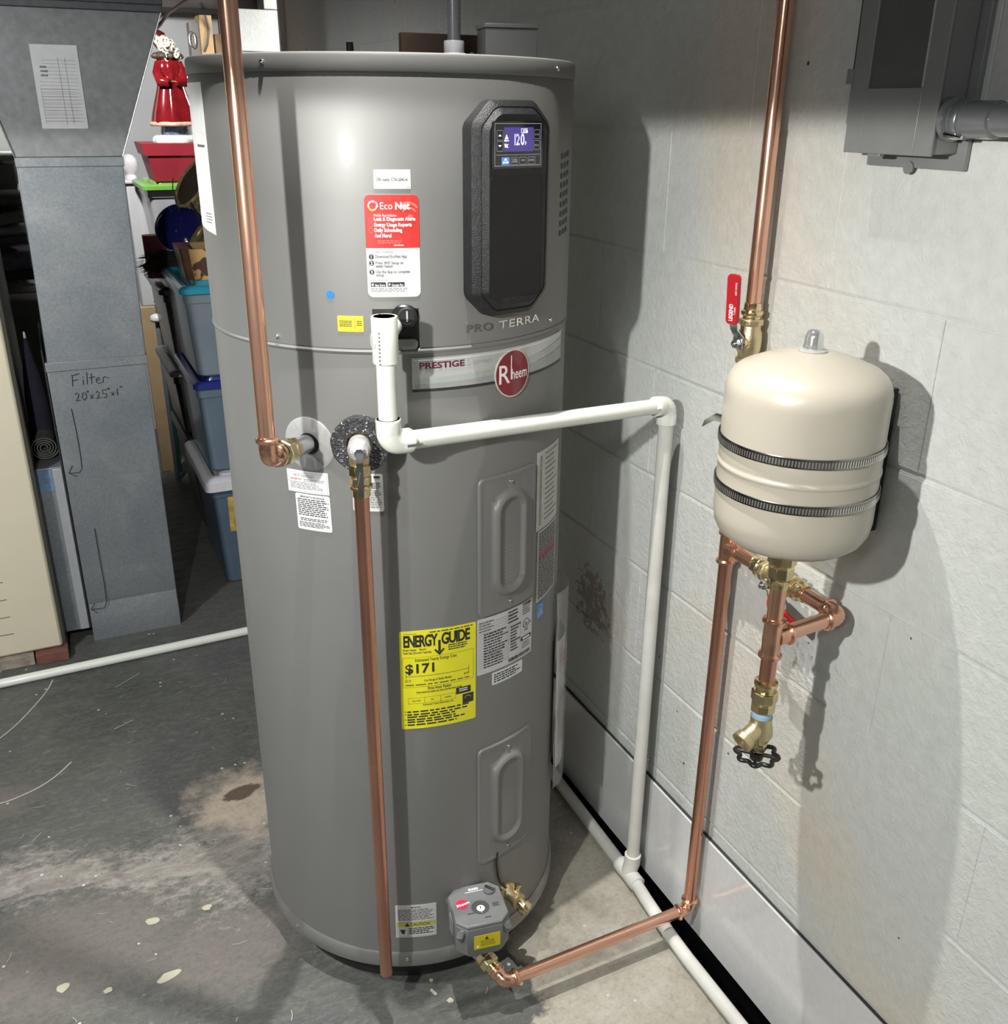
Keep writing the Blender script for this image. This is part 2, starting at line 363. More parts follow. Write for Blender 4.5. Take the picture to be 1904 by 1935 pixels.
class Sheet:
    def __init__(s, name, fmap, w_, h, r, m, parent, thick=.0005, label=None, step=.012, pts=None):
        s.f, s.w, s.h, s.ink, s.t, s.step = fmap, w_, h, {}, thick, step
        p = pts or outline(w_, h, r, 4); s.o = None
        if m:
            bm = loft([(p, 0), (p, thick)]); place(bm, fmap, step); s.o = link(name, bm, m, parent, 30, label=label)
        else: s.o = parent
    def bm(s, m): return s.ink.setdefault(m.name, (m, bmesh.new()))[1]
    def xy(s, u, v): return (u-.5)*s.w, (.5-v)*s.h
    def add(s, src, m, dx, dy, lift=0, rot=0):
        dst = s.bm(m); c_, s_ = cos(rot), sin(rot); mp = {}
        if s.step: slice_u(src, s.step*1.0) if rot == 0 else None
        for v in src.verts: mp[v] = dst.verts.new((dx+v.co.x*c_-v.co.y*s_, dy+v.co.x*s_+v.co.y*c_, s.t+.00025+lift))
        for f in src.faces:
            try: dst.faces.new([mp[v] for v in f.verts])
            except ValueError: pass
        src.free()
    def text(s, u, v, string, size, m=None, bold=0, sx=1, align='LEFT', lift=0, rot=0, shear=0, spacing=1, fit=0):
        x, y = s.xy(u, v); b = text_bm(string, size, bold, sx, align, shear, spacing)
        if fit:
            xs = [q.co.x for q in b.verts]; k = fit*s.w/(max(xs)-min(xs)); x0 = min(xs) if align == 'LEFT' else 0
            for q in b.verts: q.co.x = (q.co.x-x0)*k
        s.add(b, m or PRINTK, x, y, lift, rot)
    def poly(s, pts, m, lift=0):
        bm = bmesh.new(); vs = [bm.verts.new((*s.xy(*p), 0)) for p in pts]; bm.faces.new(vs); s.add(bm, m, 0, 0, lift)
    def rect(s, u0, v0, u1, v1, m, lift=0): s.poly([(u0, v1), (u1, v1), (u1, v0), (u0, v0)], m, lift)
    def frame(s, u0, v0, u1, v1, t, m, lift=0):
        tu, tv = t/s.w, t/s.h
        s.rect(u0, v0, u1, v0+tv, m, lift); s.rect(u0, v1-tv, u1, v1, m, lift); s.rect(u0, v0, u0+tu, v1, m, lift); s.rect(u1-tu, v0, u1, v1, m, lift)
    def disc(s, u, v, r, m, lift=0, n=20, r0=0, a0=0, a1=360, sx=1):
        x, y = s.xy(u, v); bm = bmesh.new(); full = a1-a0 >= 360
        k = n if full else n+1
        o = [bm.verts.new((sx*r*cos(radians(a0+(a1-a0)*i/n)), r*sin(radians(a0+(a1-a0)*i/n)), 0)) for i in range(k)]
        if r0:
            q = [bm.verts.new((sx*r0*cos(radians(a0+(a1-a0)*i/n)), r0*sin(radians(a0+(a1-a0)*i/n)), 0)) for i in range(k)]
            for i in range(n): j = (i+1) % k; bm.faces.new((o[i], o[j], q[j], q[i]))
        else: bm.faces.new(o)
        s.add(bm, m, x, y, lift)
    def bars(s, u0, v0, u1, v1, n, m=None, fill=.42, seed=1, ragged=.25, lift=0):
        """rows of tiny unreadable words"""
        rnd = random.Random(seed); dv = (v1-v0)/n
        for i in range(n):
            u = u0; end = u1-(u1-u0)*rnd.random()*ragged; vv = v0+dv*i
            while u < end:
                L = (u1-u0)*rnd.uniform(.05, .16); e = min(u+L, end); s.rect(u, vv, e, vv+dv*fill, m or PRINTG, lift); u = e+(u1-u0)*.025
    def done(s, name='print'):
        for m, bm in s.ink.values():
            for v in bm.verts: v.co = s.f(*v.co)
            o = link(name, bm, m, s.o, 'flat')
            for p in o.data.polygons: pass
            o['kind'] = 'stuff'
        return s.o
exec_order = []

X, Y, Z = Vector((1, 0, 0)), Vector((0, 1, 0)), Vector((0, 0, 1))
# ================================================================== SETTING
def struct(name, bm, m, parent=None, smooth=30, bevel=0, label=None):
    o = link(name, bm, m, parent, smooth, bevel=bevel, label=label)
    if parent is None: o['kind'] = 'structure'
    return o
bm = bmesh.new(); box(bm, -2.6, -1.9, -.12, .930, 5.2, 0); box(bm, .985, 4.11, -.12, 2.6, 5.2, 0); struct('floor', bm, FLOOR)
bm = bmesh.new(); box(bm, .930, -1.9, -.16, 1.0, 4.1, -.085); box(bm, .9785, -1.9, -.085, 1.0, 4.1, .012)
struct('trim_1', bm, MEMB, label='black membrane, darkened for trench shade, in the drainage gap along the block wall')  # near-black colour holds the shade of the trench
MORT = mat('painted_mortar', (.50, .51, .485), .6, 0, .05, 30, .5, 120)
wr = struct('wall_right', boxb(.9822, -1.9, .0, 1.16, 4.08, 2.72), WALL)
bm = bmesh.new(); box(bm, 0, -.2029, -.0994, .04, .2029, .0994)
bmesh.ops.bevel(bm, geom=[e for e in bm.edges if all(v.co.x < .001 for v in e.verts) and abs(e.verts[0].co.z-e.verts[1].co.z) > .1], offset=.0009, segments=1, affect='EDGES')
bmesh.ops.bevel(bm, geom=[e for e in bm.edges if all(v.co.x < .0001 for v in e.verts) and abs(e.verts[0].co.y-e.verts[1].co.y) > .1], offset=.0026, segments=2, affect='EDGES')
blk0 = None
JZ = [.067+.2028*i for i in range(13)]
for i, z in enumerate(JZ):
    off = 1.4385 if i % 2 == 0 else 1.2355       # one joint of this course
    k0 = math.floor((-.5-off)/.406)
    for k in range(k0, 12):
        y0 = off+k*.406; y1 = y0+.406
        if y0 > 4.05 or y1 < -.9: continue
        if y1 > 4.08: continue
        if blk0 is None: blk0 = link('block', bm, WALL, wr, 30); b = blk0
        else: b = blk0.copy(); COL.objects.link(b)
        b.location = (.980+random.uniform(-.0007, .0007), (y0+y1)/2, z+.1014)
bm = bmesh.new(); box(bm, .9805, 3.70, .067, .984, 4.08, 2.70); link('block_end', bm, WALL, wr, 30)
struct('trim_2', boxb(.962, 4.08, 0, 1.175, 4.108, 2.72), mat('white_casing', (.78, .78, .76), .4), bevel=.003, label='white casing on the far end of the block wall')
bm = bmesh.new(); box(bm, .9705, -1.9, .004, .979, 4.08, .2385); struct('baseboard_right', bm, BOARD, bevel=.0008)
struct('trim_3', boxb(.9745, -1.9, .2387, .980, 4.08, .2405), mat('dark_line', (.03, .03, .03), .6), label='dark line along the top of the white board')  # thin dark strip along the board's top edge
GREYW = mat('grey_wall_paint', (.52, .515, .50), .7, 0, .05, 6, .3, 60)
struct('wall_back', boxb(-2.6, 5.0, 0, 2.6, 5.15, 2.72), GREYW)
struct('wall_left', boxb(-2.6, -1.9, 0, -2.45, 5.0, 2.72), GREYW)
struct('wall_front', boxb(-2.45, -1.9, 0, 1.16, -1.8, 2.72), GREYW)
struct('wall_passage', boxb(2.45, 4.11, 0, 2.6, 5.0, 2.72), GREYW)
CEIL = mat('dark_ceiling_boards', (.10, .085, .07), .8, 0, .15, 8, .3, 40)
cl = struct('ceiling', boxb(-2.6, -1.9, 2.72, 2.6, 5.2, 2.8), CEIL)
for k in range(9):
    j = link('joist', boxb(-2.4, -1.5+k*.8, 2.66, .98, -1.46+k*.8, 2.72), CEIL, cl)
# dark timber lintel across the far end, above everything stored there
struct('trim_4', boxb(-1.2, 4.72, 1.90, 1.45, 4.95, 2.72), mat('dark_timber', (.055, .045, .04), .7, 0, .2, 12, .2, 60), bevel=.004, label='dark timber lintel across the far end of the room')
pb = struct('wall_pilaster', boxb(.905, 4.60, 0, 1.32, 4.98, 1.735), WALL)
for k, (x0, x1, z0, z1) in enumerate(((.905, 1.32, 1.7375, 1.90), (1.022, 1.32, 1.9025, 2.15))):
    link('block', boxb(x0, 4.60, z0, x1, 4.98, z1), WALL, pb, 30, bevel=.003)

# scratches and old paint on the floor
flo = bpy.data.objects['floor']
SCRB = bmesh.new()
def scr(pts, wd=.0016):
    P = [Vector((*p, .0008)) for p in pts]
    for a, b in zip(P, P[1:]):
        d = (b-a).normalized(); nrm = Vector((-d.y, d.x, 0))*wd/2
        SCRB.faces.new([SCRB.verts.new(q) for q in (a-nrm, b-nrm, b+nrm, a+nrm)])
SCR = mat('pale_scratch', (.42, .41, .37), .6)
FLOORMARKS = []

# ================================================================== WATER HEATER
CX, CY, RJ = .5133, 1.525, .285
H = thing('water_heater', 'tall round grey heat pump water heater with black control panel standing by the block wall', 'water heater', (CX, CY, 0))
base = [( .254, .0), (.254, .062), (.27, .066)]
link('base', lathe(base, (CX, CY, 0), n=96), BLACKM, H, label='black recessed filler standing in for the shadow gap under the grey jacket')  # black stands in for the shadow gap below the jacket
link('base_ring', lathe([(.2865, .062), (.2905, .064), (.2915, .070), (.2905, .088), (.2862, .094), (.2852, .094)], (CX, CY, 0), n=128, caps=False), GREYD, H)
jk = [(.284, .07)] + [(.285, .09+.02*i) for i in range(0, 55)] + [(.285, 1.1985), (.2868, 1.2005), (.2878, 1.203), (.2868, 1.2055), (.2852, 1.207)]
link('jacket', lathe(jk, (CX, CY, 0), n=160, caps=False), GREY, H)
# upper shroud with a squared notch for the drain port
NT0, NT1, NZ = -114.2, -101.6, 1.262
def shroud():
    bm = bmesh.new(); R = .2866
    prof = [(R, 1.2075), (R, 1.213), (R, 1.262), (R, 1.30), (R, 1.40), (R, 1.5485), (.2855, 1.5515), (.2845, 1.555)]
    angs = sorted(set([-180+2.5*i for i in range(144)]+[NT0, NT1]))
    rings = [[bm.verts.new((CX+r*cos(radians(a)), CY+r*sin(radians(a)), z)) for a in angs] for r, z in prof]
    n = len(angs)
    for j, (p, q) in enumerate(zip(rings, rings[1:])):
        for k in range(n):
            a = angs[k]; inside = NT0-.01 <= a < NT1-.01
            if inside and j < 2: continue
            bm.faces.new((p[k], p[(k+1) % n], q[(k+1) % n], q[k]))
    return bm
link('upper_shroud', shroud(), GREY, H, 40)
link('top_cap', lathe([(.2850, 1.5545), (.2870, 1.5552), (.2874, 1.557), (.2874, 1.5735), (.2862, 1.5765), (.2838, 1.578), (.27, 1.5785), (0, 1.581)], (CX, CY, 0), n=128, caps=False), GREY, H)
def onc(th, z, r=RJ): return Vector((CX+r*cos(radians(th)), CY+r*sin(radians(th)), z))
def rad_(th): return Vector((cos(radians(th)), sin(radians(th)), 0))
def screw(th, z, r, parent, s=.0036):
    return link('screw', lathe([(s, -.001), (s*1.05, .0006), (s*.85, .0022), (s*.4, .0030), (s*.35, .0018), (.0001, .0018)], onc(th, z, r), rad_(th), 14), CHROME, parent, 30)
for th, z, r in ((-140.8, 1.566, .2874), (-52.7, 1.566, .2874), (-143, 1.216, .2866), (-52.9, 1.219, .2866), (-111.8, .082, .2912), (-158.3, .080, .2912), (-20, 1.566, .2874)): screw(th, z, r, H)
for th in (-140.8+12, -84.5): link('screw', lathe([(.002, 0), (.002, .0015), (.0008, .002)], onc(th, 1.5785, .275), (0, 0, 1), 10), CHROME, H)
# side louvres
vb = bmesh.new()
for j in range(9):
    for i in range(3):
        th = -46.6+j*0+i*3.1; z = 1.345+j*.0135+(i-1)*.0015
        q = loft([(outline(.010, .0078, .0018, 2), 0), (outline(.010, .0078, .0018, 2), .0007)]); place(q, cyl_map(th, z, .2866), None)
        m_ = bpy.data.meshes.new('x'); q.to_mesh(m_); q.free(); vb.from_mesh(m_); bpy.data.meshes.remove(m_)
link('louver_slots', vb, BLACKM, H)
# control panel
def cp_outline(w_, h, c, r=.006):
    """rectangle with chamfered, softened corners"""
    x, y = w_/2, h/2; P = [(x, y-c), (x-c, y), (-x+c, y), (-x, y-c), (-x, -y+c), (-x+c, -y), (x-c, -y), (x, -y+c)]; out = []
    n = len(P)
    for i in range(n):
        p, a, b = Vector(P[i]), Vector(P[i-1]), Vector(P[(i+1) % n]); da, db = (a-p).normalized(), (b-p).normalized()
        for t in (0, .33, .67, 1): out.append(tuple(p+da*r*(1-t)**1.5+db*r*t**1.5))
    return out
PN = rad_(-76); PT = Vector((-PN.y, PN.x, 0))
def pmap(w0): return plane_map(Vector((CX, CY, 1.3855))+PT*.004+PN*w0, PT, Z)
Wp, Hp, Cp = .1340, .2790, .029
bm = loft([(cp_outline(Wp, Hp, Cp), .255), (cp_outline(Wp, Hp, Cp), .2985), (cp_outline(Wp-.003, Hp-.003, Cp-.001), .3008), (cp_outline(Wp-.020, Hp-.016, Cp-.005), .3068),
           (cp_outline(Wp-.0215, Hp-.0175, Cp-.0053), .3056), (cp_outline(Wp-.0235, Hp-.0195, Cp-.0056), .3072), (cp_outline(Wp-.036, Hp-.034, Cp-.012), .3140), (cp_outline(Wp-.039, Hp-.037, Cp-.013), .3137)])
CPM = mat('textured_black_plastic', (.012, .012, .013), .38, 0, .2, 90, .5, 650, spec=.35)
cpan = link('control_panel', place(bm, pmap(0), None), CPM, H, 28, label='black control panel with chamfered corners')
bm = loft([(outline(.090, .158, .006), 0), (outline(.090, .158, .006), .0012)])
link('lower_cover', place(bm, plane_map(Vector((CX, CY, 1.3525))+PN*.3136, PT, Z), None), mat('satin_black_cover', (.010, .010, .010), .5, 0, .1, 60, spec=.3), cpan, 30)
SCRN = mat('display_glass', (.008, .008, .012), .10, 0, .05, coat=.6)
LCDM = mat('lit_display', (.060, .042, .19), .2, 0, .1, 40, emit=.55)
LITW = mat('lit_white_segments', (.85, .88, 1), .4, emit=1.15)
LINE = mat('silver_line_print', (.42, .42, .42), .4)
dmap = plane_map(Vector((CX, CY, 1.4705))+PT*.002+PN*.3137, PT, Z)
S = Sheet('display', dmap, .0870, .0580, .003, SCRN, cpan, .0012, label='lit blue display reading 120 degrees with touch buttons')
S.frame(.045, .045, .955, .945, .0006, LINE)
S.rect(.22, .13, .80, .64, LCDM); S.rect(.07, .705, .93, .713, LINE)
def key(S, u0, v0, u1, v1):
    S.frame(u0, v0, u1, v1, .0004, LINE, .0001)
for a in ((.085, .19, .205, .40), (.085, .42, .205, .63), (.81, .18, .925, .38), (.81, .41, .925, .61), (.18, .76, .33, .92), (.355, .76, .50, .92), (.525, .76, .67, .92), (.695, .76, .84, .92)): key(S, *a)
S.poly([(.115, .315), (.175, .315), (.145, .275)], LITW); S.poly([(.115, .50), (.175, .50), (.145, .54)], LITW)
S.text(.40, .50, '1', .0195, LITW, .018, .62); S.text(.455, .50, '2', .0195, LITW, .018, .70); S.text(.545, .50, '0', .0195, LITW, .018, .70)
S.text(.640, .345, '°', .012, LITW, .02); S.text(.632, .505, 'F', .0062, LITW, .02)
S.poly([(.235, .375), (.31, .375), (.272, .275)], LITW); S.rect(.225, .39, .32, .425, LITW)
S.poly([(.228, .47), (.32, .49), (.285, .51), (.31, .56), (.24, .55)], LITW)
S.frame(.555, .155, .675, .255, .0007, LITW); S.rect(.582, .18, .648, .20, LITW); S.rect(.582, .215, .648, .235, LITW)
S.text(.868, .30, 'FILTER', .0028, LINE, align='CENTER', fit=0.085); S.text(.868, .53, 'MENU', .0030, LINE, align='CENTER', fit=0.085)
S.text(.43, .83, 'CLEAR', .0032, LINE, .02, align='CENTER', fit=0.1); S.text(.43, .875, 'ALARM', .0032, LINE, .02, align='CENTER', fit=0.11)
S.text(.598, .85, 'WiFi', .0034, LINE, .02, align='CENTER'); S.text(.768, .85, 'ENTER', .0032, LINE, .02, align='CENTER', fit=0.105)
BLIT = mat('lit_blue_key', (.05, .16, .75), .3, emit=.9)
S.rect(.186, .768, .324, .912, BLIT); S.poly([(.225, .825), (.285, .825), (.255, .775)], LITW, .0002); S.text(.255, .885, 'ON OFF', .0029, LITW, .02, align='CENTER', lift=.0002, fit=0.11)
S.done('display_print')
# drain port in the shroud notch
pw = radians(NT1-NT0)*RJ
bm = loft([(outline(pw, .050, .004), 0), (outline(pw, .050, .004), .0012)])
link('port_recess', place(bm, cyl_map((NT0+NT1)/2, 1.2375, .2842), .012), BLACKR, H)
bm = loft([(outline(.034, .032, .015, 6), 0), (outline(.034, .032, .015, 6), .006), (outline(.030, .028, .013, 6), .008)])
bz = link('port_boss', place(bm, cyl_map(-105.6, 1.252, .2852), None), BLACKP, H, 30)
link('port_plug', lathe([(.0125, 0), (.0125, .004), (.0105, .0055), (.0100, .0042), (.0001, .0042)], onc(-105.0, 1.2535, .2925), rad_(-105), 28), BLACKR, bz)
bm = loft([(outline(.0022, .015, .0009), 0), (outline(.0022, .015, .0009), .001)]); link('plug_slot', place(bm, cyl_map(-105.0, 1.2535, .2967), None), LINE, bz)
link('drip_tray', place(loft([(outline(pw*.9, .014, .006), 0), (outline(pw*.9, .014, .006), .010)]), cyl_map((NT0+NT1)/2, 1.2145, .2842), .012), GREYD, H)
# element covers
def access_panel(th, z, w_, h):
    f = cyl_map(th, z, RJ); O = lambda a, b, r: outline(a, b, r, 8)
    bm = loft([(O(w_, h, .012), 0), (O(w_, h, .012), .0022), (O(w_-.003, h-.003, .0105), .0037), (O(w_-.010, h-.010, .009), .0038), (O(w_-.015, h-.015, .008), .0030),
               (O(w_*.60, h*.77, w_*.29), .0033), (O(w_*.55, h*.745, w_*.265), .0075), (O(w_*.47, h*.705, w_*.225), .0112),
               (O(w_*.42, h*.68, w_*.20), .0112), (O(w_*.35, h*.63, w_*.165), .0052), (O(w_*.33, h*.61, w_*.155), .0048)])
    p = link('access_panel', place(bm, f, .008), GREY, H, 60)
    for s in (1, -1):
        screw(th, z+s*h*.435, RJ+.0036, p, .0032)
    return p
ap = access_panel(-72.2, .882, .122, .238); access_panel(-72.0, .385, .128, .250)
S = Sheet('embossed_note', cyl_map(-71.5, .845, RJ+.0046), .035, .075, .001, None, ap, 0)
S.bars(.05, .05, .95, .95, 10, GREYD, .5, 3); 
for m_, b_ in S.ink.values():
    for v in b_.verts: v.co = S.f(*v.co)
    link('embossed_note', b_, GREYD, ap, 'flat')
# outlet escutcheon
bm = loft([(outline(.082, .082, .0409, 12), 0), (outline(.082, .082, .0409, 12), .0004), (outline(.079, .079, .0394, 12), .0011), (outline(.034, .034, .0169, 12), .0011)], cap1=False)
link('escutcheon', place(bm, cyl_map(-135.4, 1.062, RJ), .01), mat('clear_plastic_ring', (.34, .34, .335), .22, .1, .03, coat=.4), H, 30)
link('outlet_hole', place(loft([(outline(.034, .034, .0169, 12), 0), (outline(.034, .034, .0169, 12), .0008)]), cyl_map(-135.4, 1.064, RJ), None), BLACKR, H)
# foam collar, open at the bottom
def foam_ring():
    n = 44; R0, R1 = .0175, .0400; bm = bmesh.new(); A = [radians(-90+17+ (360-34)*i/n) for i in range(n+1)]
    lay = []
    for w_ in (0, .016):
        lay.append(([bm.verts.new((R1*cos(a)*(1+.012*sin(9*a)), R1*sin(a)*(1+.012*cos(7*a)), w_)) for a in A], [bm.verts.new((R0*cos(a), R0*sin(a), w_)) for a in A]))
    (o0, i0), (o1, i1) = lay
    for k in range(n):
        bm.faces.new((o1[k], o1[k+1], i1[k+1], i1[k])); bm.faces.new((o0[k+1], o0[k], i0[k], i0[k+1]))
        bm.faces.new((o0[k], o0[k+1], o1[k+1], o1[k])); bm.faces.new((i0[k+1], i0[k], i1[k], i1[k+1]))
    for k in (0, n): bm.faces.new((o0[k], o1[k], i1[k], i0[k]))
    return bm
link('foam_collar', place(foam_ring(), cyl_map(-117.6, 1.083, RJ+.034), None), FOAM, H, 30, bevel=.0015)
# ---- labels
RL = RJ+.0003; RU = .2866+.0003
arcw = lambda deg, R=RJ: radians(deg)*R
def lab(name, th, z, wdeg, h, r, m, rot=0, R=RL, label=None): return Sheet(name, cyl_map(th, z, R, rot), arcw(wdeg, R), h, r, m, H, label=label)
S = lab('ready_label', -107.6, 1.429, 9.5, .0235, .0006, WHITE, R=RU, label='small white DR-ready label')
S.text(.50, .60, 'DR-ready: CTA-2045-A', .0056, PRINTK, .015, .80, 'CENTER', fit=0.84); S.bars(.88, .90, .98, .98, 1); S.done()
# app label: red upper half, white lower half
ER = mat('red_label', (.50, .022, .018), .5, 0, .04)
S = lab('app_label', -108.0, 1.344, 14.15, .1315, .007, WHITE, R=RU, label='tall red and white app label with numbered steps')
top = outline(S.w, S.h, .007, 4); top = [p for p in top if p[1] > 0]
bm = bmesh.new(); bm.faces.new([bm.verts.new((x, y, 0)) for x, y in [(S.w/2, -.0015)]+top+[(-S.w/2, -.0015)]]); S.add(bm, ER, 0, 0, -.0001)
L = .0005
S.disc(.80, .18, .0155, PRINTL, 0, 20, .0125, 30, 150); S.disc(.82, .20, .0110, PRINTL, 0, 20, .0085, 30, 150); S.disc(.84, .215, .0036, PRINTL, 0)
for k, (a0, c_) in enumerate(((0, (.25, .3, .8)), (90, (.75, .72, .75)), (180, (.85, .42, .08)), (270, (.85, .72, .35)))):
    S.disc(.155, .105, .0072-.0004*k, mat('swirl_%d' % k, c_, .4), L, 8, .0050-.0003*k, a0-12, a0+98)
S.text(.29, .135, 'Eco', .0125, PRINTW, .0, .80, lift=L, fit=0.225); S.text(.565, .135, 'Net', .0125, PRINTW, .035, .80, lift=L, fit=0.27)
S.text(.17, .205, 'Mobile App Includes:', .0046, PRINTW, 0, .85, lift=L, fit=0.42)
for v, s_, f_ in ((.245, 'Leak & Diagnostic Alerts', .76), (.300, 'Energy Usage Reports', .69), (.352, 'Daily Scheduling', .51), (.405, 'And More!', .31)): S.text(.17, v, s_, .0064, PRINTW, .03, .80, lift=L, fit=f_)
for v in (.232, .287, .340): S.disc(.105, v, .0030, PRINTL, L, 16, .0024)
S.bars(.22, .435, .70, .475, 2, PRINTL, .5, 5, .1, L); S.bars(.52, .478, .70, .49, 1, PRINTW, .9, 6, 0, L)
S.text(.17, .56, 'Get Connected:', .0050, PRINTG, 0, .85, fit=0.34)
for v, k, ss in ((.605, '1', [('Download EcoNet App', .59)]), (.668, '2', [('Press WiFi Setup on', .52), ('water heater', .33)]), (.757, '3', [('Use the App to complete', .64), ('setup', .15)])):
    S.disc(.09, v-.008, .0033, PRINTK); S.text(.072, v+.006, k, .0056, PRINTW, .03, .9, lift=L)
    for i, q in enumerate(ss): S.text(.165, v+.003+i*.032, q[0], .0058, PRINTK, .012, .80, fit=q[1])
S.rect(.06, .850, .345, .895, PRINTK); S.rect(.375, .850, .695, .895, PRINTK)
S.disc(.095, .873, .0016, PRINTW, L, 12); S.poly([(.395, .857), (.395, .888), (.435, .8725)], PRINTW, L)
S.text(.135, .889, 'App Store', .0044, PRINTW, .01, .82, lift=L, fit=0.19); S.text(.455, .889, 'Google Play', .0044, PRINTW, .01, .82, lift=L, fit=0.22)
S.bars(.06, .91, .78, .955, 3, seed=9, ragged=.08); S.bars(.05, .828, .45, .84, 1, seed=10)
S.done()
S = lab('conduit_label', -120.3, 1.2415, 7.2, .0215, .0012, YEL, R=RU, label='small yellow two-column label')
S.bars(.08, .30, .60, .72, 4, PRINTK, .55, 11, .12); S.bars(.74, .30, .94, .66, 3, PRINTK, .5, 12, .1); S.rect(.66, .12, .675, .82, PRINTG); S.bars(.78, .86, .94, .93, 1); S.done()
Sheet('blue_dot', cyl_map(-125.5, 1.280, RU), .011, .011, .0054, mat('blue_sticker', (.01, .18, .55), .4), H, pts=outline(.011, .011, .0054, 6), label='round blue sticker dot')
S = lab('hot_outlet_label', -136.85, 1.0015, 14.2, .0345, .0006, WHITE, radians(1.2), label='white HOT OUTLET label')
S.frame(.03, .08, .97, .93, .0003, PRINTG)
S.text(.42, .28, 'HOT OUTLET', .0062, PRINTG, 0, .8, 'CENTER', fit=0.52); S.text(.07, .44, 'DANGER HOT', .0046, PRINTR, .01, .72); S.bars(.42, .36, .93, .50, 2, seed=14); S.bars(.07, .52, .95, .86, 5, seed=15); S.done()
S = lab('installer_label', -135.5, .9535, 11.8, .058, .003, WHITE, radians(1), label='white installer notice label with small print')
S.text(.5, .10, 'IMPORTANT TO THE INSTALLER', .0038, PRINTK, .02, .66, 'CENTER', fit=0.7)
S.bars(.06, .135, .96, .62, 9, PRINTK, .5, 17, .15); S.bars(.10, .67, .92, .76, 2, PRINTK, .5, 18, .1); S.bars(.06, .78, .96, .93, 4, PRINTK, .5, 19, .3); S.done()
S = lab('valve_label', -117.9, .9935, 9.2, .0585, .003, WHITE, label='white label half hidden behind the copper pipe')
S.rect(.70, .05, .90, .10, PRINTK); S.bars(.62, .22, .92, .40, 4, PRINTK, .6, 21, .3); S.bars(.10, .42, .95, .93, 11, PRINTG, .5, 22, .12); S.done()
# energy label
S = lab('energy_label', -97.9, .6695, 25.2, .1815, .003, YEL, radians(-.4), label='large yellow energy cost label')
S.text(.05, .155, 'ENERGY', .0285, PRINTK, .036, .80, spacing=.88, fit=0.435); S.text(.530, .155, 'GUIDE', .0285, PRINTK, .036, .80, spacing=.88, fit=0.385)
S.rect(.488, .11, .520, .225, PRINTK, .0001); S.poly([(.435, .205), (.504, .262), (.573, .205), (.555, .195), (.504, .232), (.453, .195)], PRINTK, .0001)
S.bars(.05, .025, .22, .04, 1); S.bars(.38, .018, .96, .034, 1, PRINTK, .6, 24, .02)
S.text(.04, .195, 'Water Heater    Electric', .0052, PRINTK, .02, .72); S.text(.04, .225, 'Tank Size (Storage Capacity)', .0052, PRINTK, .02, .72, fit=0.36)
S.bars(.62, .17, .90, .235, 3, PRINTK, .55, 25, .3)
S.frame(.035, .262, .965, .565, .0004, PRINTK)
S.text(.46, .305, 'Estimated Yearly Energy Cost', .0078, PRINTK, .014, .74, 'CENTER', fit=0.54)
S.text(.065, .420, '$171', .0235, PRINTK, .026, 1.12, fit=0.37)
S.rect(.07, .452, .90, .456, PRINTK); S.rect(.07, .425, .075, .48, PRINTK); S.rect(.895, .425, .90, .48, PRINTK)
for u in (.27, .48, .69): S.rect(u, .449, u+.004, .46, PRINTK)
S.text(.06, .508, '$113', .0058, PRINTK, .01, .8); S.text(.83, .508, '$147', .0058, PRINTK, .01, .8)
S.text(.48, .512, 'Cost Range of Similar Models', .0058, PRINTK, .012, .76, 'CENTER', fit=0.36); S.bars(.06, .537, .92, .55, 1, PRINTK, .7, 27, .02)
S.text(.50, .600, 'First Hour Rating', .0080, PRINTK, .018, .82, 'CENTER', fit=0.31); S.text(.50, .630, '(How much hot water you get in the first hour of use)', .0055, PRINTK, .02, .70, 'CENTER', fit=0.6)
S.frame(.09, .675, .715, .735, .0004, PRINTK); S.rect(.30, .675, .304, .735, PRINTK); S.rect(.51, .675, .514, .735, PRINTK)
S.text(.195, .712, 'very small', .0048, PRINTK, .01, .7, 'CENTER'); S.text(.405, .712, 'low', .0048, PRINTK, .01, .75, 'CENTER'); S.text(.61, .712, 'medium', .0048, PRINTK, .01, .72, 'CENTER')
S.rect(.72, .632, .925, .700, PRINTK); S.bars(.76, .645, .88, .685, 2, PRINTW, .5, 28, .1, .0001)
S.text(.48, .762, 'Estimated Yearly Electricity Use', .0055, PRINTK, .01, .72, 'CENTER', fit=0.4)
S.rect(.81, .712, .965, .81, PRINTK); S.disc(.885, .765, .006, YELD, .0001, 14, .0052, 10, 170)
for v, n_, s_ in ((.812, 1, 31), (.842, 2, 32), (.895, 2, 33), (.950, 1, 34)):
    S.rect(.045, v, .058, v+.011, PRINTK); S.bars(.075, v, .90, v+n_*.025, n_, PRINTK, .6, s_, .4)
S.done()
S = lab('rating_label', -72.35, .7085, 24.9, .1035, .002, mat('silver_label', (.52, .52, .53), .35, .2, .03), radians(-.3), label='silver rating plate label with tables and bar codes')
for k in range(19): S.rect(.02, .09+k*.044, .60 if k < 16 else .5, .094+k*.044, PRINTG)
S.bars(.03, .06, .30, .26, 4, PRINTG, .5, 40, .4); S.bars(.10, .28, .52, .92, 13, PRINTK, .5, 41, .35); S.bars(.50, .04, .72, .28, 4, PRINTK, .5, 42, .3)
S.bars(.55, .32, .75, .80, 9, PRINTK, .5, 43, .5); S.frame(.51, .30, .745, .93, .0003, PRINTG); S.bars(.78, .08, .96, .24, 4, PRINTG, .5, 44, .2)
rnd = random.Random(5)
for u0, u1, v0, v1 in ((.52, .96, .90, .965), (.78, .97, .015, .065)):
    u = u0
    while u < u1: wd = rnd.choice((.004, .008, .012)); S.rect(u, v0, min(u+wd, u1), v1, PRINTK); u += wd+rnd.choice((.005, .009))
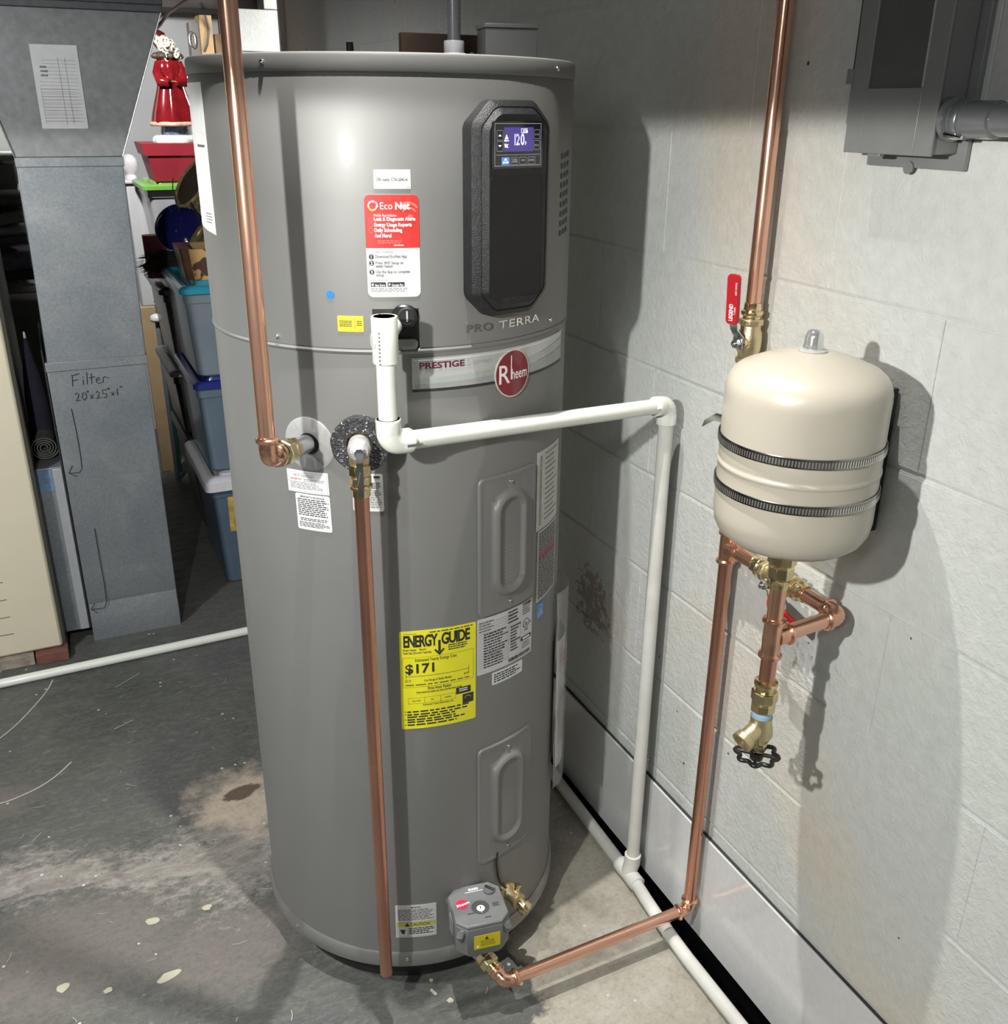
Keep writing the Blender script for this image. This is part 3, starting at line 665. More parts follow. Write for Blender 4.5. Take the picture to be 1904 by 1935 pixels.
S.disc(.865, .40, .0085, PRINTK, 0, 28, .0074); S.text(.865, .435, 'UL', .0075, PRINTK, .03, .8, 'CENTER'); S.text(.865, .53, 'LISTED', .0040, PRINTK, .02, .8, 'CENTER')
S.text(.80, .46, 'c', .006, PRINTK, .02); S.text(.94, .42, 'us', .0045, PRINTK, .02)
bm = bmesh.new(); bm.faces.new([bm.verts.new((x, y, 0)) for x, y in outline(.028, .0075, .0025)]); S.add(bm, PRINTK, *S.xy(.865, .66)); S.bars(.79, .64, .94, .68, 1, PRINTW, .9, 46, 0, .0002)
S.bars(.78, .73, .96, .86, 3, PRINTG, .4, 47, .3)
S.done()
S = lab('notice_label', -72.0, .6405, 13.9, .0235, .002, WHITE, radians(-.5), label='narrow white notice below the rating plate')
S.bars(.05, .14, .95, .90, 4, PRINTK, .55, 48, .25); S.done()
S = lab('warranty_label', -49.5, .944, 18.2, .137, .001, mat('faded_white_label', (.50, .51, .48), .4, 0, .03), label='tall white label at the right edge of the jacket')
S.bars(.10, .06, .18, .95, 30, PRINTG, .5, 50, .1); S.bars(.30, .05, .95, .95, 14, PRINTG, .25, 51, .4); S.done()
S = lab('warning_label', -48.9, .808, 17.2, .132, .001, mat('grey_warning_stock', (.34, .34, .33), .4, 0, .03), label='grey warning label covered in tiny print')
S.frame(.02, .01, .98, .99, .0012, WHITE); S.bars(.07, .04, .95, .97, 26, PRINTK, .55, 52, .1); S.bars(.07, .30, .9, .42, 3, PRINTR, .4, 53, .2, .0001); S.done()
S = lab('blue_tag', -54.0, .7215, 5.6, .030, .0008, mat('blue_tag_stock', (.06, .20, .48), .4), label='small blue tag under the warning label'); S.bars(.1, .5, .9, .9, 3, PRINTW, .35, 54); S.disc(.5, .28, .005, PRINTW, 0, 12, .0042); S.done()
S = lab('caution_label', -108.2, .1665, 14.7, .0755, .0008, mat('pale_label', (.52, .51, .50), .4), radians(-.5), label='white CAUTION label low on the jacket')
S.text(.5, .09, 'IMPORTANT', .0046, PRINTK, .02, .7, 'CENTER'); S.bars(.06, .13, .94, .48, 7, PRINTG, .5, 56, .15)
S.rect(.03, .52, .97, .66, YELD); S.text(.60, .64, 'CAUTION', .0100, PRINTK, .01, .82, 'CENTER', .0001, fit=0.48); S.poly([(.22, .645), (.34, .645), (.28, .53)], PRINTK, .0001)
S.frame(.03, .52, .97, .97, .0003, PRINTK); S.rect(.29, .66, .295, .97, PRINTK); S.bars(.32, .70, .94, .92, 4, PRINTK, .55, 57, .3); S.poly([(.10, .75), (.23, .75), (.20, .90), (.14, .86)], PRINTK); S.done()
bm_o = [(-.0465, .100), (.0395, .100), (.0395, -.1005), (.030, -.0995), (-.0465, -.093)]
S = Sheet('instruction_sheet', cyl_map(-176.0, 1.4445, RU), .09, .20, 0, mat('bright_paper', (.80, .80, .79), .45), H, pts=bm_o, label='long white paper stuck on the left side'); S.bars(.45, .40, .85, .44, 1); S.bars(.55, .86, .90, .94, 4, PRINTG, .35, 61, .3); S.done()
# brand band, oval and raised lettering
bw = radians(61.8)*RJ
SILV = mat('silver_band', (.50, .51, .50), .24, .35, .02, coat=.4)
S = Sheet('brand_band', cyl_map(-73.1, 1.1695, RL), bw, .0475, .0005, SILV, H, .0008, label='silver band under the shroud with dark lower edge')
S.rect(0, .945, 1, 1.03, PRINTK)
S.rect(.012, .05, 1, .10, mat('band_light', (.66, .67, .67), .25, .3))
def wave(v0, v1, m, lift):
    n = 24; S.poly([(.012, v0[0])]+[(.012+.988*i/n, v0[0]+(v0[1]-v0[0])*(i/n)+v0[2]*sin(pi*i/n)) for i in range(1, n+1)]+[(1-.988*i/n, v1[1]+(v1[0]-v1[1])*(i/n)+v1[2]*sin(pi*i/n)) for i in range(n)]+[(.012, v1[0])], m, lift)
wave((.64, .18, .10), (.80, .45, .10), mat('band_green', (.40, .44, .41), .25, .3), .0001)
wave((.80, .50, .06), (.93, .93, 0), mat('band_grey', (.34, .345, .34), .25, .3), .0002)
S.text(.035, .33, 'PRESTIGE', .0122, mat('maroon_print', (.09, .01, .02), .4), .03, .82, lift=.0003, fit=0.215); S.text(.262, .33, 'Series', .0110, mat('faint_grey_print', (.37, .38, .38), .3, .2), 0, .9, lift=.0003, fit=0.13); S.done()
ov = [(.0345*cos(2*pi*i/48), .0358*sin(2*pi*i/48)) for i in range(48)]
MAR = mat('maroon_enamel', (.20, .018, .028), .2, 0, .03, coat=.5)
omap = cyl_map(-71.7, 1.1548, RL+.001)
bm = loft([(ov, 0), (ov, .0012)]); OV = link('brand_oval', place(bm, omap, .01), mat('oval_rim', (.66, .63, .62), .3, .3), H, label='maroon oval badge with white lettering')
S = Sheet('x', omap, .069, .0716, 0, None, OV, .0012)
bm = bmesh.new(); bm.faces.new([bm.verts.new((x*.945, y*.945, 0)) for x, y in ov]); S.add(bm, MAR, 0, 0)
LT = mat('badge_letters', (.82, .72, .72), .35)
S.text(.105, .68, 'R', .0400, LT, .006, .62, lift=.0003, fit=0.3); S.poly([(.425, .12), (.455, .12), (.455, .62), (.425, .62)], LT, .0003)
S.text(.455, .62, 'heem', .0225, LT, .012, .62, lift=.0003, fit=0.46); S.done('badge_print')
S = Sheet('x', cyl_map(-73.6, 1.2300, RU), .148, .02, 0, None, H, .0006)
S.text(.015, .80, 'PRO', .0158, mat('dull_letters', (.13, .13, .125), .3, .5), .01, 1.0, spacing=1.12, fit=0.29)
S.text(.375, .80, 'TERRA', .0158, mat('bright_letters', (.80, .80, .78), .2, .6, emit=0), .012, 1.12, spacing=1.10, fit=0.58); S.done('lettering')
# plastic document pouch hanging on the right side
PL = mat('clear_pouch', (.55, .56, .55), .2, 0, .1, 60, .4, 40, alpha=.28, coat=.5)
def pouch(z0, z1, th, w0, w1, r0, r1, wob, thick):
    bm = bmesh.new(); nx, nz = 7, 14; g = {}
    for s in (0, 1):
        for j in range(nz+1):
            for i in range(nx+1):
                t = j/nz; u = i/nx-.5; z = z0+(z1-z0)*t; W_ = w0+(w1-w0)*t
                p = onc(th, z, r0+(r1-r0)*t+thick*s*(1-(2*u)**2)*.9+.001*s) + Vector((-sin(radians(th)), cos(radians(th)), 0))*u*W_
                p += rad_(th)*wob*sin(j*1.7+i*1.3)*(.4+abs(u)); g[s, i, j] = bm.verts.new(p)
        for j in range(nz):
            for i in range(nx): bm.faces.new((g[s, i, j], g[s, i+1, j], g[s, i+1, j+1], g[s, i, j+1]))
    for j in range(nz):
        for i in (0, nx): bm.faces.new((g[0, i, j], g[0, i, j+1], g[1, i, j+1], g[1, i, j]))
    return bm
DP = link('document_pouch', pouch(.30, .72, -30, .11, .10, .291, .288, .0012, .020), PL, H, 60, label='crumpled clear pouch of papers hanging behind the right edge')
link('folded_papers', pouch(.34, .62, -30, .085, .09, .294, .291, .0006, .012), mat('folded_paper', (.50, .49, .46), .6, 0, .08, 20), DP, 30)
S = Sheet('x', lambda u, v, w_: onc(-36+0*u, .50+v, .305+w_)+Vector((.6, .6, 0))*u*.7, .05, .22, 0, None, DP, .002)
S.bars(.1, .05, .9, .22, 3, mat('dull_red_print', (.30, .10, .10), .5), .5, 70); S.bars(.1, .45, .9, .98, 16, PRINTG, .4, 71); S.done('paper_print')
# power cable and pinch at the foot of the jacket
link('control_cable', sweep([onc(-76.6, .272, RJ+.002), onc(-77.2, .25, RJ+.004), onc(-76.6, .22, RJ+.005), onc(-75.6, .20, RJ+.006), onc(-74.0, .188, RJ+.012)], .0022, 10), BLACKR, H)
# brass drain valve at the foot
DVt = -72.2; d0 = rad_(DVt)
dv = link('drain_valve', lathe([(.0185, 0), (.0185, .006), (.013, .010), (.0125, .026), (.0145, .030), (.0145, .038)], onc(DVt, .168, RJ), d0, 24), BRASSD, H, label='small brass drain valve beside the valve box')
s0 = onc(DVt, .168, RJ+.028); dd = (d0*.62+Vector((.28, .10, -.55))).normalized()
link('valve_spout', lathe([(.010, 0), (.0105, .012), (.0135, .016), (.0145, .018), (.0145, .029), (.0125, .030), (.0085, .030), (.0085, .018), (.0001, .018)], s0, dd, 24), BRASS, dv)
link('valve_stem', lathe([(.006, 0), (.006, .012), (.0075, .013), (.0075, .017), (.004, .018)], s0+Vector((.004, .008, .004)), (.35, .25, .85), 16), BRASS, dv)
# fittings on top
TB = thing('junction_box', 'small grey plastic junction box with flat lid on top of the heater', 'junction box', (.70, 1.47, 1.58))
bx = Matrix.Rotation(radians(-12), 4, 'Z')
def tb_box(x0, y0, z0, x1, y1, z1, m, name):
    bm = boxb(x0, y0, z0, x1, y1, z1); bmesh.ops.transform(bm, matrix=Matrix.Translation((.687, 1.46, 1.58)) @ bx, verts=bm.verts); return link(name, bm, m, TB, 30, bevel=.0008)
tb_box(-.039, -.03, .004, .039, .034, .044, BOXG, 'box_body'); tb_box(-.0405, -.0315, .0445, .0405, .0355, .050, BOXG, 'box_lid')
PLT = thing('entry_plate', 'round black metal cable entry plate on top of the heater', 'plate', (.62, 1.46, 1.58))
link('plate', lathe([(.062, 0), (.064, .001), (.062, .003), (.0, .0035)], (.632, 1.475, 1.5795), n=40), BLACKP, PLT)
link('silver_ring', lathe([(.034, 0), (.036, .0015), (.030, .004)], (.595, 1.455, 1.5825), n=30), STEEL, PLT)
FC = thing('flexible_conduit', 'grey flexible electrical conduit rising from the top of the heater', 'conduit', (.615, 1.47, 1.585))
pts, rr = [], []
for i in range(150):
    z = 1.604+i*.0035; pts.append((.617, 1.50-.02*0, z)); rr.append(.0098 if i % 2 else .0106)
link('conduit', sweep(pts, rr, 20), mat('grey_conduit', (.17, .175, .19), .3, .3, .05, coat=.4), FC, 60)
ringz((.617, 1.50, 1.592), (0, 0, 1), .0155, .017, mat('grey_nut', (.50, .51, .53), .35), FC, 'conduit_nut')
hexring((.617, 1.50, 1.583), (0, 0, 1), .0195, .009, PVC, FC, 'lock_nut', 8)
bm = bmesh.new()
for k in range(8):
    a = 2*pi*k/8; box(bm, .617+.0185*cos(a)-.003, 1.50+.0185*sin(a)-.002, 1.584, .617+.0185*cos(a)+.003, 1.50+.0185*sin(a)+.002, 1.590)
link('nut_lugs', bm, PVC, FC)
VS = thing('vent_stub', 'short black plastic stub on the rear of the heater top', 'pipe stub', (.485, 1.62, 1.58))
link('stub', lathe([(.011, 0), (.011, .005), (.006, .006), (.0055, .030), (.0001, .030)], (.49, 1.62, 1.579), n=20), BLACKR, VS)
WS = thing('timber_offcut', 'short brown timber offcut lying on top of the heater behind the conduit', 'timber', (.58, 1.58, 1.58))
link('timber_piece', boxb(.555, 1.56, 1.5815, .72, 1.575, 1.622), mat('brown_timber', (.10, .062, .045), .6, 0, .2, 40), WS, bevel=.001)

# ================================================================== COPPER AND BRASS
RP = .0111
X, Y, Z = Vector((1, 0, 0)), Vector((0, 1, 0)), Vector((0, 0, 1))
def cyl(p, q, r, m, parent, name, n=24): return link(name, sweep([p, q], r, n), m, parent, 50)
# hot outlet riser, left
HP = thing('hot_water_pipe', 'bright copper riser at the left ending in an elbow and brass adapter on the heater', 'pipe', (.230, 1.212, 1.06))
hx, hy = .2300, 1.2130; th = -135.4; dr = rad_(th); out = onc(th, 1.064, RJ)
c = Vector((hx, hy, 1.087)); ax = (out-c).normalized()
cyl(c+Z*.020, (hx, hy, 2.17), RP, COP, HP, 'copper_pipe')
elbow(c, Z, ax, RP, .031, .015, COPF, HP)
L = (out-c).length
ringz(c+ax*.028, ax, .0148, .012, BRASS, HP, 'brass_collar', prof=[(.0138, 0), (.0155, .0015), (.0155, .004), (.0135, .0055), (.0135, .007), (.0158, .0085), (.0158, .011), (.0135, .012)])
hexring(c+ax*.040, ax, .0185, .020, BRASS, HP, 'hex_adapter', 8); hexring(c+ax*.0602, ax, .0180, .020, BRASS, HP, 'hex_adapter', 8, .2)
ringz(c+ax*.0802, ax, .0142, .003, BLUE, HP, 'thread_tape')
cyl(c+ax*.083, out-ax*.012, .0135, STEEL, HP, 'steel_nipple')
# pressure relief valve and its discharge pipe
tx, ty = .3490, 1.2010; tth = -119.6; tv = onc(tth, 1.086, RJ); dax = (tv-Vector((tx, ty, 1.086))).normalized(); dax.z = 0
TP = thing('relief_valve', 'brass relief valve with steel test lever in a black foam collar', 'valve', (tx, ty, 1.0))
hd = Vector((tx, ty, 1.086))
link('valve_body', lathe([(.0145, 0), (.0145, .016), (.0125, .02), (.0125, .07)], hd+dax*.010, dax, 24), BRASSD, TP)
link('valve_cap', lathe([(.006, -.012), (.0125, -.009), (.0155, -.003), (.0160, .004), (.0148, .012), (.0150, .022)], hd, dax, 28), mat('pitted_white_metal', (.52, .52, .51), .45, .5, .2, 120, .5, 300), TP)
link('valve_stem', lathe([(.0065, -.017), (.0065, -.010)], hd, dax, 16), STEEL, TP)
lv = bmesh.new(); side = dax.cross(Z).normalized()
def strip(pts, wd, t, bm, sd):
    P = [Vector(p) for p in pts]; rings = []
    for i, p in enumerate(P):
        tg = (P[min(i+1, len(P)-1)]-P[max(i-1, 0)]).normalized(); nn = tg.cross(sd).normalized(); ww = wd[i] if isinstance(wd, (list, tuple)) else wd
        rings.append([bm.verts.new(p+sd*ww/2*a+nn*t/2*b) for a, b in ((1, 1), (-1, 1), (-1, -1), (1, -1))])
    for a, b in zip(rings, rings[1:]):
        for k in range(4): bm.faces.new((a[k], a[(k+1) % 4], b[(k+1) % 4], b[k]))
    bm.faces.new(rings[0][::-1]); bm.faces.new(rings[-1]); return bm
strip([hd-dax*.018+Z*.007, hd-dax*.020+Z*.000, hd-dax*.022-Z*.016, hd-dax*.017-Z*.034, hd-dax*.017-Z*.060], [.007, .009, .009, .010, .006], .0013, lv, side)
strip([hd-dax*.015+Z*.006+side*.006, hd-dax*.019-Z*.012+side*.003, hd-dax*.020-Z*.044-side*.004], .0016, .0016, lv, side)
link('test_lever', lv, CHROME, TP, 30)
link('outlet_boss', lathe([(.0140, 0), (.0140, .006), (.0130, .010), (.0130, .014)], hd-Z*.010+dax*.004, -Z, 24), BRASSD, TP)
DPp = thing('discharge_pipe', 'copper drop pipe with open lower end running down the front of the heater', 'pipe', (tx, ty, .13))
hexring((tx, ty, 1.066), -Z, .0158, .016, BRASS, DPp, 'hex_adapter', 8); hexring((tx, ty, 1.0500), -Z, .0150, .012, BRASS, DPp, 'hex_adapter', 8, .3)
ringz((tx, ty, 1.038), -Z, .0155, .012, BRASS, DPp, 'press_collar', prof=[(.0128, 0), (.0155, .0015), (.0162, .0035), (.0155, .006), (.0128, .0075), (.0124, .018)])
link('copper_pipe', sweep([(tx, ty, 1.025), (tx, ty, .130), (tx, ty, .130), (tx, ty, .139)], [.0106, .0106, .0096, .0096], 24), COPD, DPp, 40)

# cold riser on the wall, ball valve, tee, bypass to the tank
rx, ry = .948, 1.148
CR = thing('cold_water_pipe', 'copper cold water riser close to the right wall with an upper red lever ball valve', 'pipe', (rx, ry, .1))
cyl((rx, ry, 1.247), (rx, ry, 2.17), RP, COP, CR, 'copper_pipe')
# upper ball valve
def ball_valve(c, d, side_, parent, lever=True, blen=.052):
    """press ball valve: body along d, stem towards side_"""
    c, d, side_ = Vector(c), Vector(d).normalized(), Vector(side_).normalized(); h = blen/2
    v = link('ball_valve', lathe([(.0150, -h), (.0152, -h+.008), (.0175, -h+.012), (.0182, -.006), (.0182, .006), (.0175, h-.012), (.0152, h-.008), (.0150, h)], c, d, 24), BRASSD, parent, 30)
    hexring(c+d*(h-.002), d, .0182, .010, BRASSD, v, 'hex_end', 8); hexring(c-d*(h-.002), -d, .0182, .010, BRASSD, v, 'hex_end', 8)
    for s in (1, -1):
        link('press_end', lathe([(.0132, 0), (.0132, .006), (.0162, .0085), (.0168, .011), (.0162, .014), (.0132, .0155), (.0126, .024), (.0135, .026), (.0118, .0265)], c+d*s*(h+.006), d*s, 24), BRASS, v, 40)
    link('stem_boss', lathe([(.0105, .012), (.0105, .022), (.0085, .024)], c, side_, 20), BRASS, v)
    hexring(c+side_*.0275, side_, .0078, .006, STEEL, v, 'stem_nut')
    link('stem_bolt', lathe([(.0035, .033), (.0035, .038), (.002, .039)], c, side_, 12), CHROME, v)
    return v
vz = 1.194
bv = ball_valve((rx, ry, vz), Z, -X*.97-Y*.22, CR)
sd_ = (-X*.97-Y*.22).normalized(); lf = Z.cross(sd_).normalized()
hp0 = Vector((rx, ry, vz))+sd_*.026
lb = bmesh.new(); strip([hp0-Z*.008, hp0+Z*.010, hp0+Z*.022+sd_*.012, hp0+Z*.034+sd_*.016], [.017, .018, .013, .014], .0026, lb, lf); link('lever_plate', lb, STEEL, bv, 30, bevel=.0006)
lg = loft([(outline(.0205, .072, .006), -.003), (outline(.0215, .073, .0065), -.0018), (outline(.0215, .073, .0065), .0018), (outline(.0205, .072, .006), .003)])
gm = plane_map(hp0+Z*.067+sd_*.0205, -lf if (-lf).dot(X) > 0 else lf, Z+sd_*.07)
lever = link('lever_grip', place(lg, gm, None), REDP, bv, 40)
S = Sheet('x', gm, .0205, .072, 0, None, lever, .0031)
S.text(.62, .93, 'LEGEND', .0098, PRINTW, .03, 1.0, rot=radians(90), fit=1.2); S.text(.86, .80, 'T-2002', .0040, PRINTW, .01, 1, rot=radians(90)); S.text(.90, .40, '600 WOG', .0042, PRINTW, .01, 1, rot=radians(90)); S.done('lever_print')
S = None
tz = .853
cyl((rx, ry, tz+.028), (rx, ry, vz-.040), RP, COPD, CR, 'copper_pipe')
def tee(c, d, b, r, leg, bl, m, parent):
    """straight run along d with a branch towards b"""
    c, d, b = Vector(c), Vector(d).normalized(), Vector(b).normalized(); f = r*1.14
    prof = [(f*.98, -leg), (f*1.06, -leg+.001), (f*1.27, -leg+.0025), (f*1.27, -leg+.006), (f, -leg+.0085), (f, -f*1.6), (f*1.03, 0), (f, f*1.6), (f, leg-.0085), (f*1.27, leg-.006), (f*1.27, leg-.0025), (f*1.06, leg-.001), (f*.98, leg)]
    t = link('tee', lathe(prof, c, d, 28), m, parent, 40)
    prof = [(f*1.12, f*.5), (f*1.02, f*1.2), (f, f*1.5), (f, bl-.0085), (f*1.27, bl-.006), (f*1.27, bl-.0025), (f*1.06, bl-.001), (f*.98, bl)]
    link('tee_branch', lathe(prof, c, b, 28), m, t, 40); return t
tee((rx, ry, tz), Z, -Y, RP, .030, .030, COPF, CR)
bz_ = .075
cyl((rx, ry, tz-.028), (rx, ry, bz_+.026), RP, COPD, CR, 'copper_pipe')
lx, ly = .549, 1.142
elbow((rx, ry, bz_), Z, Vector((lx, ly+.002, bz_))-Vector((rx, ry, bz_)), RP, .028, .014, COPF, CR)
da = (Vector((rx, ry, bz_))-Vector((lx, ly, bz_))).normalized()
cyl(Vector((rx, ry, bz_))-da*.025, Vector((lx, ly, bz_))+da*.025, RP, COP, CR, 'copper_pipe')
inl = onc(-88.0, .105, RJ); dn = (Vector((inl.x-.012, inl.y, .112))-Vector((lx, ly, bz_))).normalized()
elbow((lx, ly, bz_), da, dn, RP, .026, .015, COPF, CR)
lc = Vector((lx, ly, bz_))
ringz(lc+dn*.024, dn, .014, .012, BRASS, CR, 'brass_collar', prof=[(.0135, 0), (.0158, .002), (.0158, .005), (.0135, .0065), (.0135, .012)])
hexring(lc+dn*.036, dn, .0185, .014, BRASS, CR, 'hex_adapter', 8); hexring(lc+dn*.050, dn, .0175, .014, BRASS, CR, 'hex_adapter', 8, .2)
ringz(lc+dn*.064, dn, .0155, .010, mat('taped_thread', (.33, .40, .50), .45), CR, 'thread_tape')
cyl(lc+dn*.073, lc+dn*.125, .0135, COPD, CR, 'nipple')
# valve box round the inlet
VB = thing('leak_guard_box', 'grey eight-sided valve actuator box with round dial and yellow warning label', 'valve box', (.519, 1.192, .165))
ang = radians(-9); bc = Vector((.5190, 1.1935, 0))
def oct_(s, c, z, sy=1): return [(x, y*sy) for x, y in ((s, s-c), (s-c, s), (-s+c, s), (-s, s-c), (-s, -s+c), (-s+c, -s), (s-c, -s), (s, -s+c))], z
boxmap = lambda u, v, w_: Vector((bc.x+u*cos(ang)-v*sin(ang), bc.y+u*sin(ang)+v*cos(ang), w_))
hs = .0480
bm = loft([oct_(hs*.93, .020, .150), oct_(hs, .017, .158), oct_(hs, .017, .212), oct_(hs*.985, .0165, .2145)]); VBB = link('box_body', place(bm, boxmap, None), BOXG, VB, 25, bevel=.0012)
bm = loft([oct_(hs*.96, .016, .2145), oct_(hs*.985, .0165, .2165), oct_(hs*.985, .0165, .2200), oct_(hs*.95, .0155, .2225)]); VL = link('box_lid', place(bm, boxmap, None), mat('lighter_grey_plastic', (.155, .16, .158), .4), VB, 25, bevel=.0006)
lid = Sheet('x', lambda u, v, w_: boxmap(u, v, .2225+w_), .092, .092, 0, None, VL, 0, step=None)
lid.disc(.52, .60, .0155, mat('dial_recess', (.07, .07, .07), .4), .0002, 28); lid.disc(.52, .60, .0158, BLACKP, .0001, 28, .0148)
lid.disc(.52, .63, .0072, PRINTW, .0006, 20); lid.rect(.512, .58, .528, .65, PRINTK, .0009); lid.rect(.512, .70, .522, .74, PRINTW, .0004)
RB = mat('red_round_badge', (.58, .02, .07), .4); lid.disc(.20, .44, .0110, RB, .0002, 24)
lid.text(.225, .475, 'Rheem', .0080, PRINTW, .03, .74, 'CENTER', .0005, rot=radians(12), fit=0.26); lid.text(.50, .145, 'GUARD', .0068, PRINTW, .05, 1.0, 'CENTER', .0003, fit=0.2); lid.rect(.32, .175, .68, .187, PRINTW, .0003)
lid.bars(.24, .70, .38, .73, 1, PRINTK, .7, 80, 0, .0002); lid.bars(.54, .86, .66, .89, 1, PRINTK, .7, 81, 0, .0002); lid.bars(.76, .56, .90, .66, 3, PRINTK, .5, 82, .2, .0002); lid.done('lid_print')
link('dial', lathe([(.0105, 0), (.0105, .004), (.0095, .0055), (.0001, .0055)], boxmap(.027, .024, .2225), Z, 26), mat('dark_grey_knob', (.12, .12, .12), .4), VB, 30)
bm = bmesh.new(); box(bm, -.0018, -.009, 0, .0018, .009, .0035); bmesh.ops.transform(bm, matrix=Matrix.Translation(boxmap(.027, .024, .228)) @ Matrix.Rotation(.6, 4, 'Z'), verts=bm.verts); link('dial_ridge', bm, BLACKP, VB, bevel=.0008)
fr = plane_map(boxmap(.004, -hs-.0002, .184), Vector((cos(ang), sin(ang), 0)), Z)
S = Sheet('warning_sticker', fr, .047, .030, .0005, mat('amber_sticker', (.55, .46, .01), .35), VB, .0004, label='yellow warning sticker on the front', step=None)
S.poly([(.40, .36), (.56, .36), (.48, .12)], PRINTK); S.bars(.25, .42, .85, .86, 4, mat('olive_print', (.20, .17, .01), .5), .5, 84, .15); S.disc(.14, .80, .0025, PRINTW, 0, 10); S.done()
fl_ = plane_map(boxmap(-hs-.0002, .002, .186), Vector((sin(ang), -cos(ang), 0)), Z)
S = Sheet('side_sticker', fl_, .020, .036, .0005, mat('grey_sticker', (.42, .42, .43), .4), VB, .0004, step=None); S.bars(.1, .1, .9, .9, 7, PRINTG, .4, 85); S.done()
for u, v in ((-hs*.83, -hs*.83), (hs*.83, -hs*.83), (-hs*.83, hs*.83)):
    p = boxmap(u, v, .198); dv_ = (boxmap(u, v, 0)-bc); dv_.z = 0; dv_.normalize()
    link('corner_lug', sweep([p-Z*.012, p+Z*.004+dv_*.004, p+Z*.010], [.003, .0075, .0075], 8), BOXG, VB, 30)
    link('screw', lathe([(.0028, 0), (.0028, .0015), (.001, .002)], p+Z*.0105, Z, 10), CHROME, VB)

# branch from the tee to the tank: along the wall, round the corner, out to the hanging column
BP = thing('tank_branch_pipe', 'short copper branch with a red-handled brass valve running along the wall under the tank', 'pipe', (rx, 1.0, tz))
ty0 = .888
cyl((rx, ry-.028, tz), (rx, 1.072, tz), RP, COP, BP, 'copper_pipe')
bv2 = ball_valve((rx, 1.018, tz), -Y, -X-Z*.15, BP)
g0 = Vector((rx, 1.018, tz))+Vector((-1, 0, -.15)).normalized()*.028
lb = bmesh.new(); strip([g0+Y*.004, g0-Y*.012-Z*.012, g0-Y*.020-Z*.022-X*.002], .014, .0024, lb, Vector((0, .5, -.85)).cross(Vector((1, 0, 0))).normalized()); link('lever_plate', lb, STEEL, bv2, 30)
ln = Vector((0, -.95, -.22)).normalized()
lg = loft([(outline(.066, .0195, .006), -.003), (outline(.067, .0205, .0065), -.0015), (outline(.067, .0205, .0065), .0015), (outline(.066, .0195, .006), .003)])
link('lever_grip', place(lg, plane_map(g0+ln*.050-Z*.016-X*.004, -ln, Z), None), REDP, bv2, 40)
cyl((rx, .964, tz), (rx, ty0+.026, tz), RP, COP, BP, 'copper_pipe')
cx_, cy_ = .82, .880
elbow((rx, ty0, tz), Y, -X, RP, .030, .0145, COPF, BP); cyl((rx-.027, ty0, tz), (cx_+.028, cy_+.002, tz), RP, COP, BP, 'copper_pipe')
TC = thing('tank_drop_pipe', 'copper and brass column hanging below the expansion tank', 'pipe', (cx_, cy_, .7))
link('brass_union', lathe([(.0145, 0), (.0145, .008), (.0165, .009)], (cx_, cy_, .9930), -Z, 24), BRASS, TC)
hexring((cx_, cy_, .984), -Z, .0190, .020, BRASS, TC, 'hex_adapter', 8); hexring((cx_, cy_, .964), -Z, .0175, .020, BRASS, TC, 'hex_adapter', 8, .25)
ringz((cx_, cy_, .944), -Z, .015, .014, BRASS, TC, 'press_collar', prof=[(.0155, 0), (.0135, .003), (.0135, .008), (.0125, .014)])
cyl((cx_, cy_, .931), (cx_, cy_, tz+.026), RP, COP, TC, 'copper_pipe')
tee((cx_, cy_, tz), Z, X, RP, .031, .031, COPF, TC)
cyl((cx_, cy_, tz-.028), (cx_, cy_, .778), RP, COPD, TC, 'copper_pipe')
ringz((cx_, cy_, .786), -Z, .0165, .016, BRASS, TC, 'press_collar', prof=[(.0125, 0), (.0160, .002), (.0165, .005), (.0160, .008), (.0130, .0095), (.0130, .016)])
hexring((cx_, cy_, .770), -Z, .0185, .018, BRASS, TC, 'hex_adapter', 8); hexring((cx_, cy_, .752), -Z, .0175, .016, BRASS, TC, 'hex_adapter', 8, .3)
ringz((cx_, cy_, .736), -Z, .0142, .011, BLUE, TC, 'thread_tape')
HB = thing('hose_bib', 'cast brass hose tap with round black handwheel at the bottom of the column', 'tap', (cx_, cy_, .66))
link('tap_body', sweep([(cx_, cy_, .727), (cx_, cy_, .716), (cx_, cy_, .706), (cx_, cy_, .696), (cx_, cy_, .688), (cx_, cy_, .681)], [.0155, .0150, .0175, .0180, .0145, .0100], 24), BRASSD, HB, 50)
sp = Vector((-.78, -.12, -.36)).normalized(); s0 = Vector((cx_, cy_, .712))
link('tap_spout', lathe([(.012, .004), (.0125, .020), (.0125, .028), (.0155, .030), (.0160, .036), (.0160, .040), (.0105, .0405), (.0100, .030), (.0001, .029)], s0, sp, 24), BRASSD, HB, 40)
hexring((cx_, cy_, .682), -Z, .0135, .012, BRASS, HB, 'packing_nut', 6); cyl((cx_, cy_, .671), (cx_, cy_, .658), .0045, BRASS, HB, 'stem', 12)
hw = []; Rw = .0275
for i in range(72):
    a = 2*pi*i/72; r = Rw*(1+.115*cos(8*a)); hw.append((cx_+r*cos(a), cy_+r*sin(a), .662))
HW = link('handwheel', sweep(hw, .0034, 8, closed=True), BLACKP, HB, 60)
for k in range(4):
    a = pi/4+pi/2*k; link('spoke', sweep([(cx_+.005*cos(a), cy_+.005*sin(a), .662), (cx_+Rw*cos(a), cy_+Rw*sin(a), .662)], .003, 8), BLACKP, HW, 60)
link('wheel_hub', lathe([(.009, -.006), (.010, 0), (.008, .005), (.004, .006)], (cx_, cy_, .660), Z, 20), BLACKP, HW)

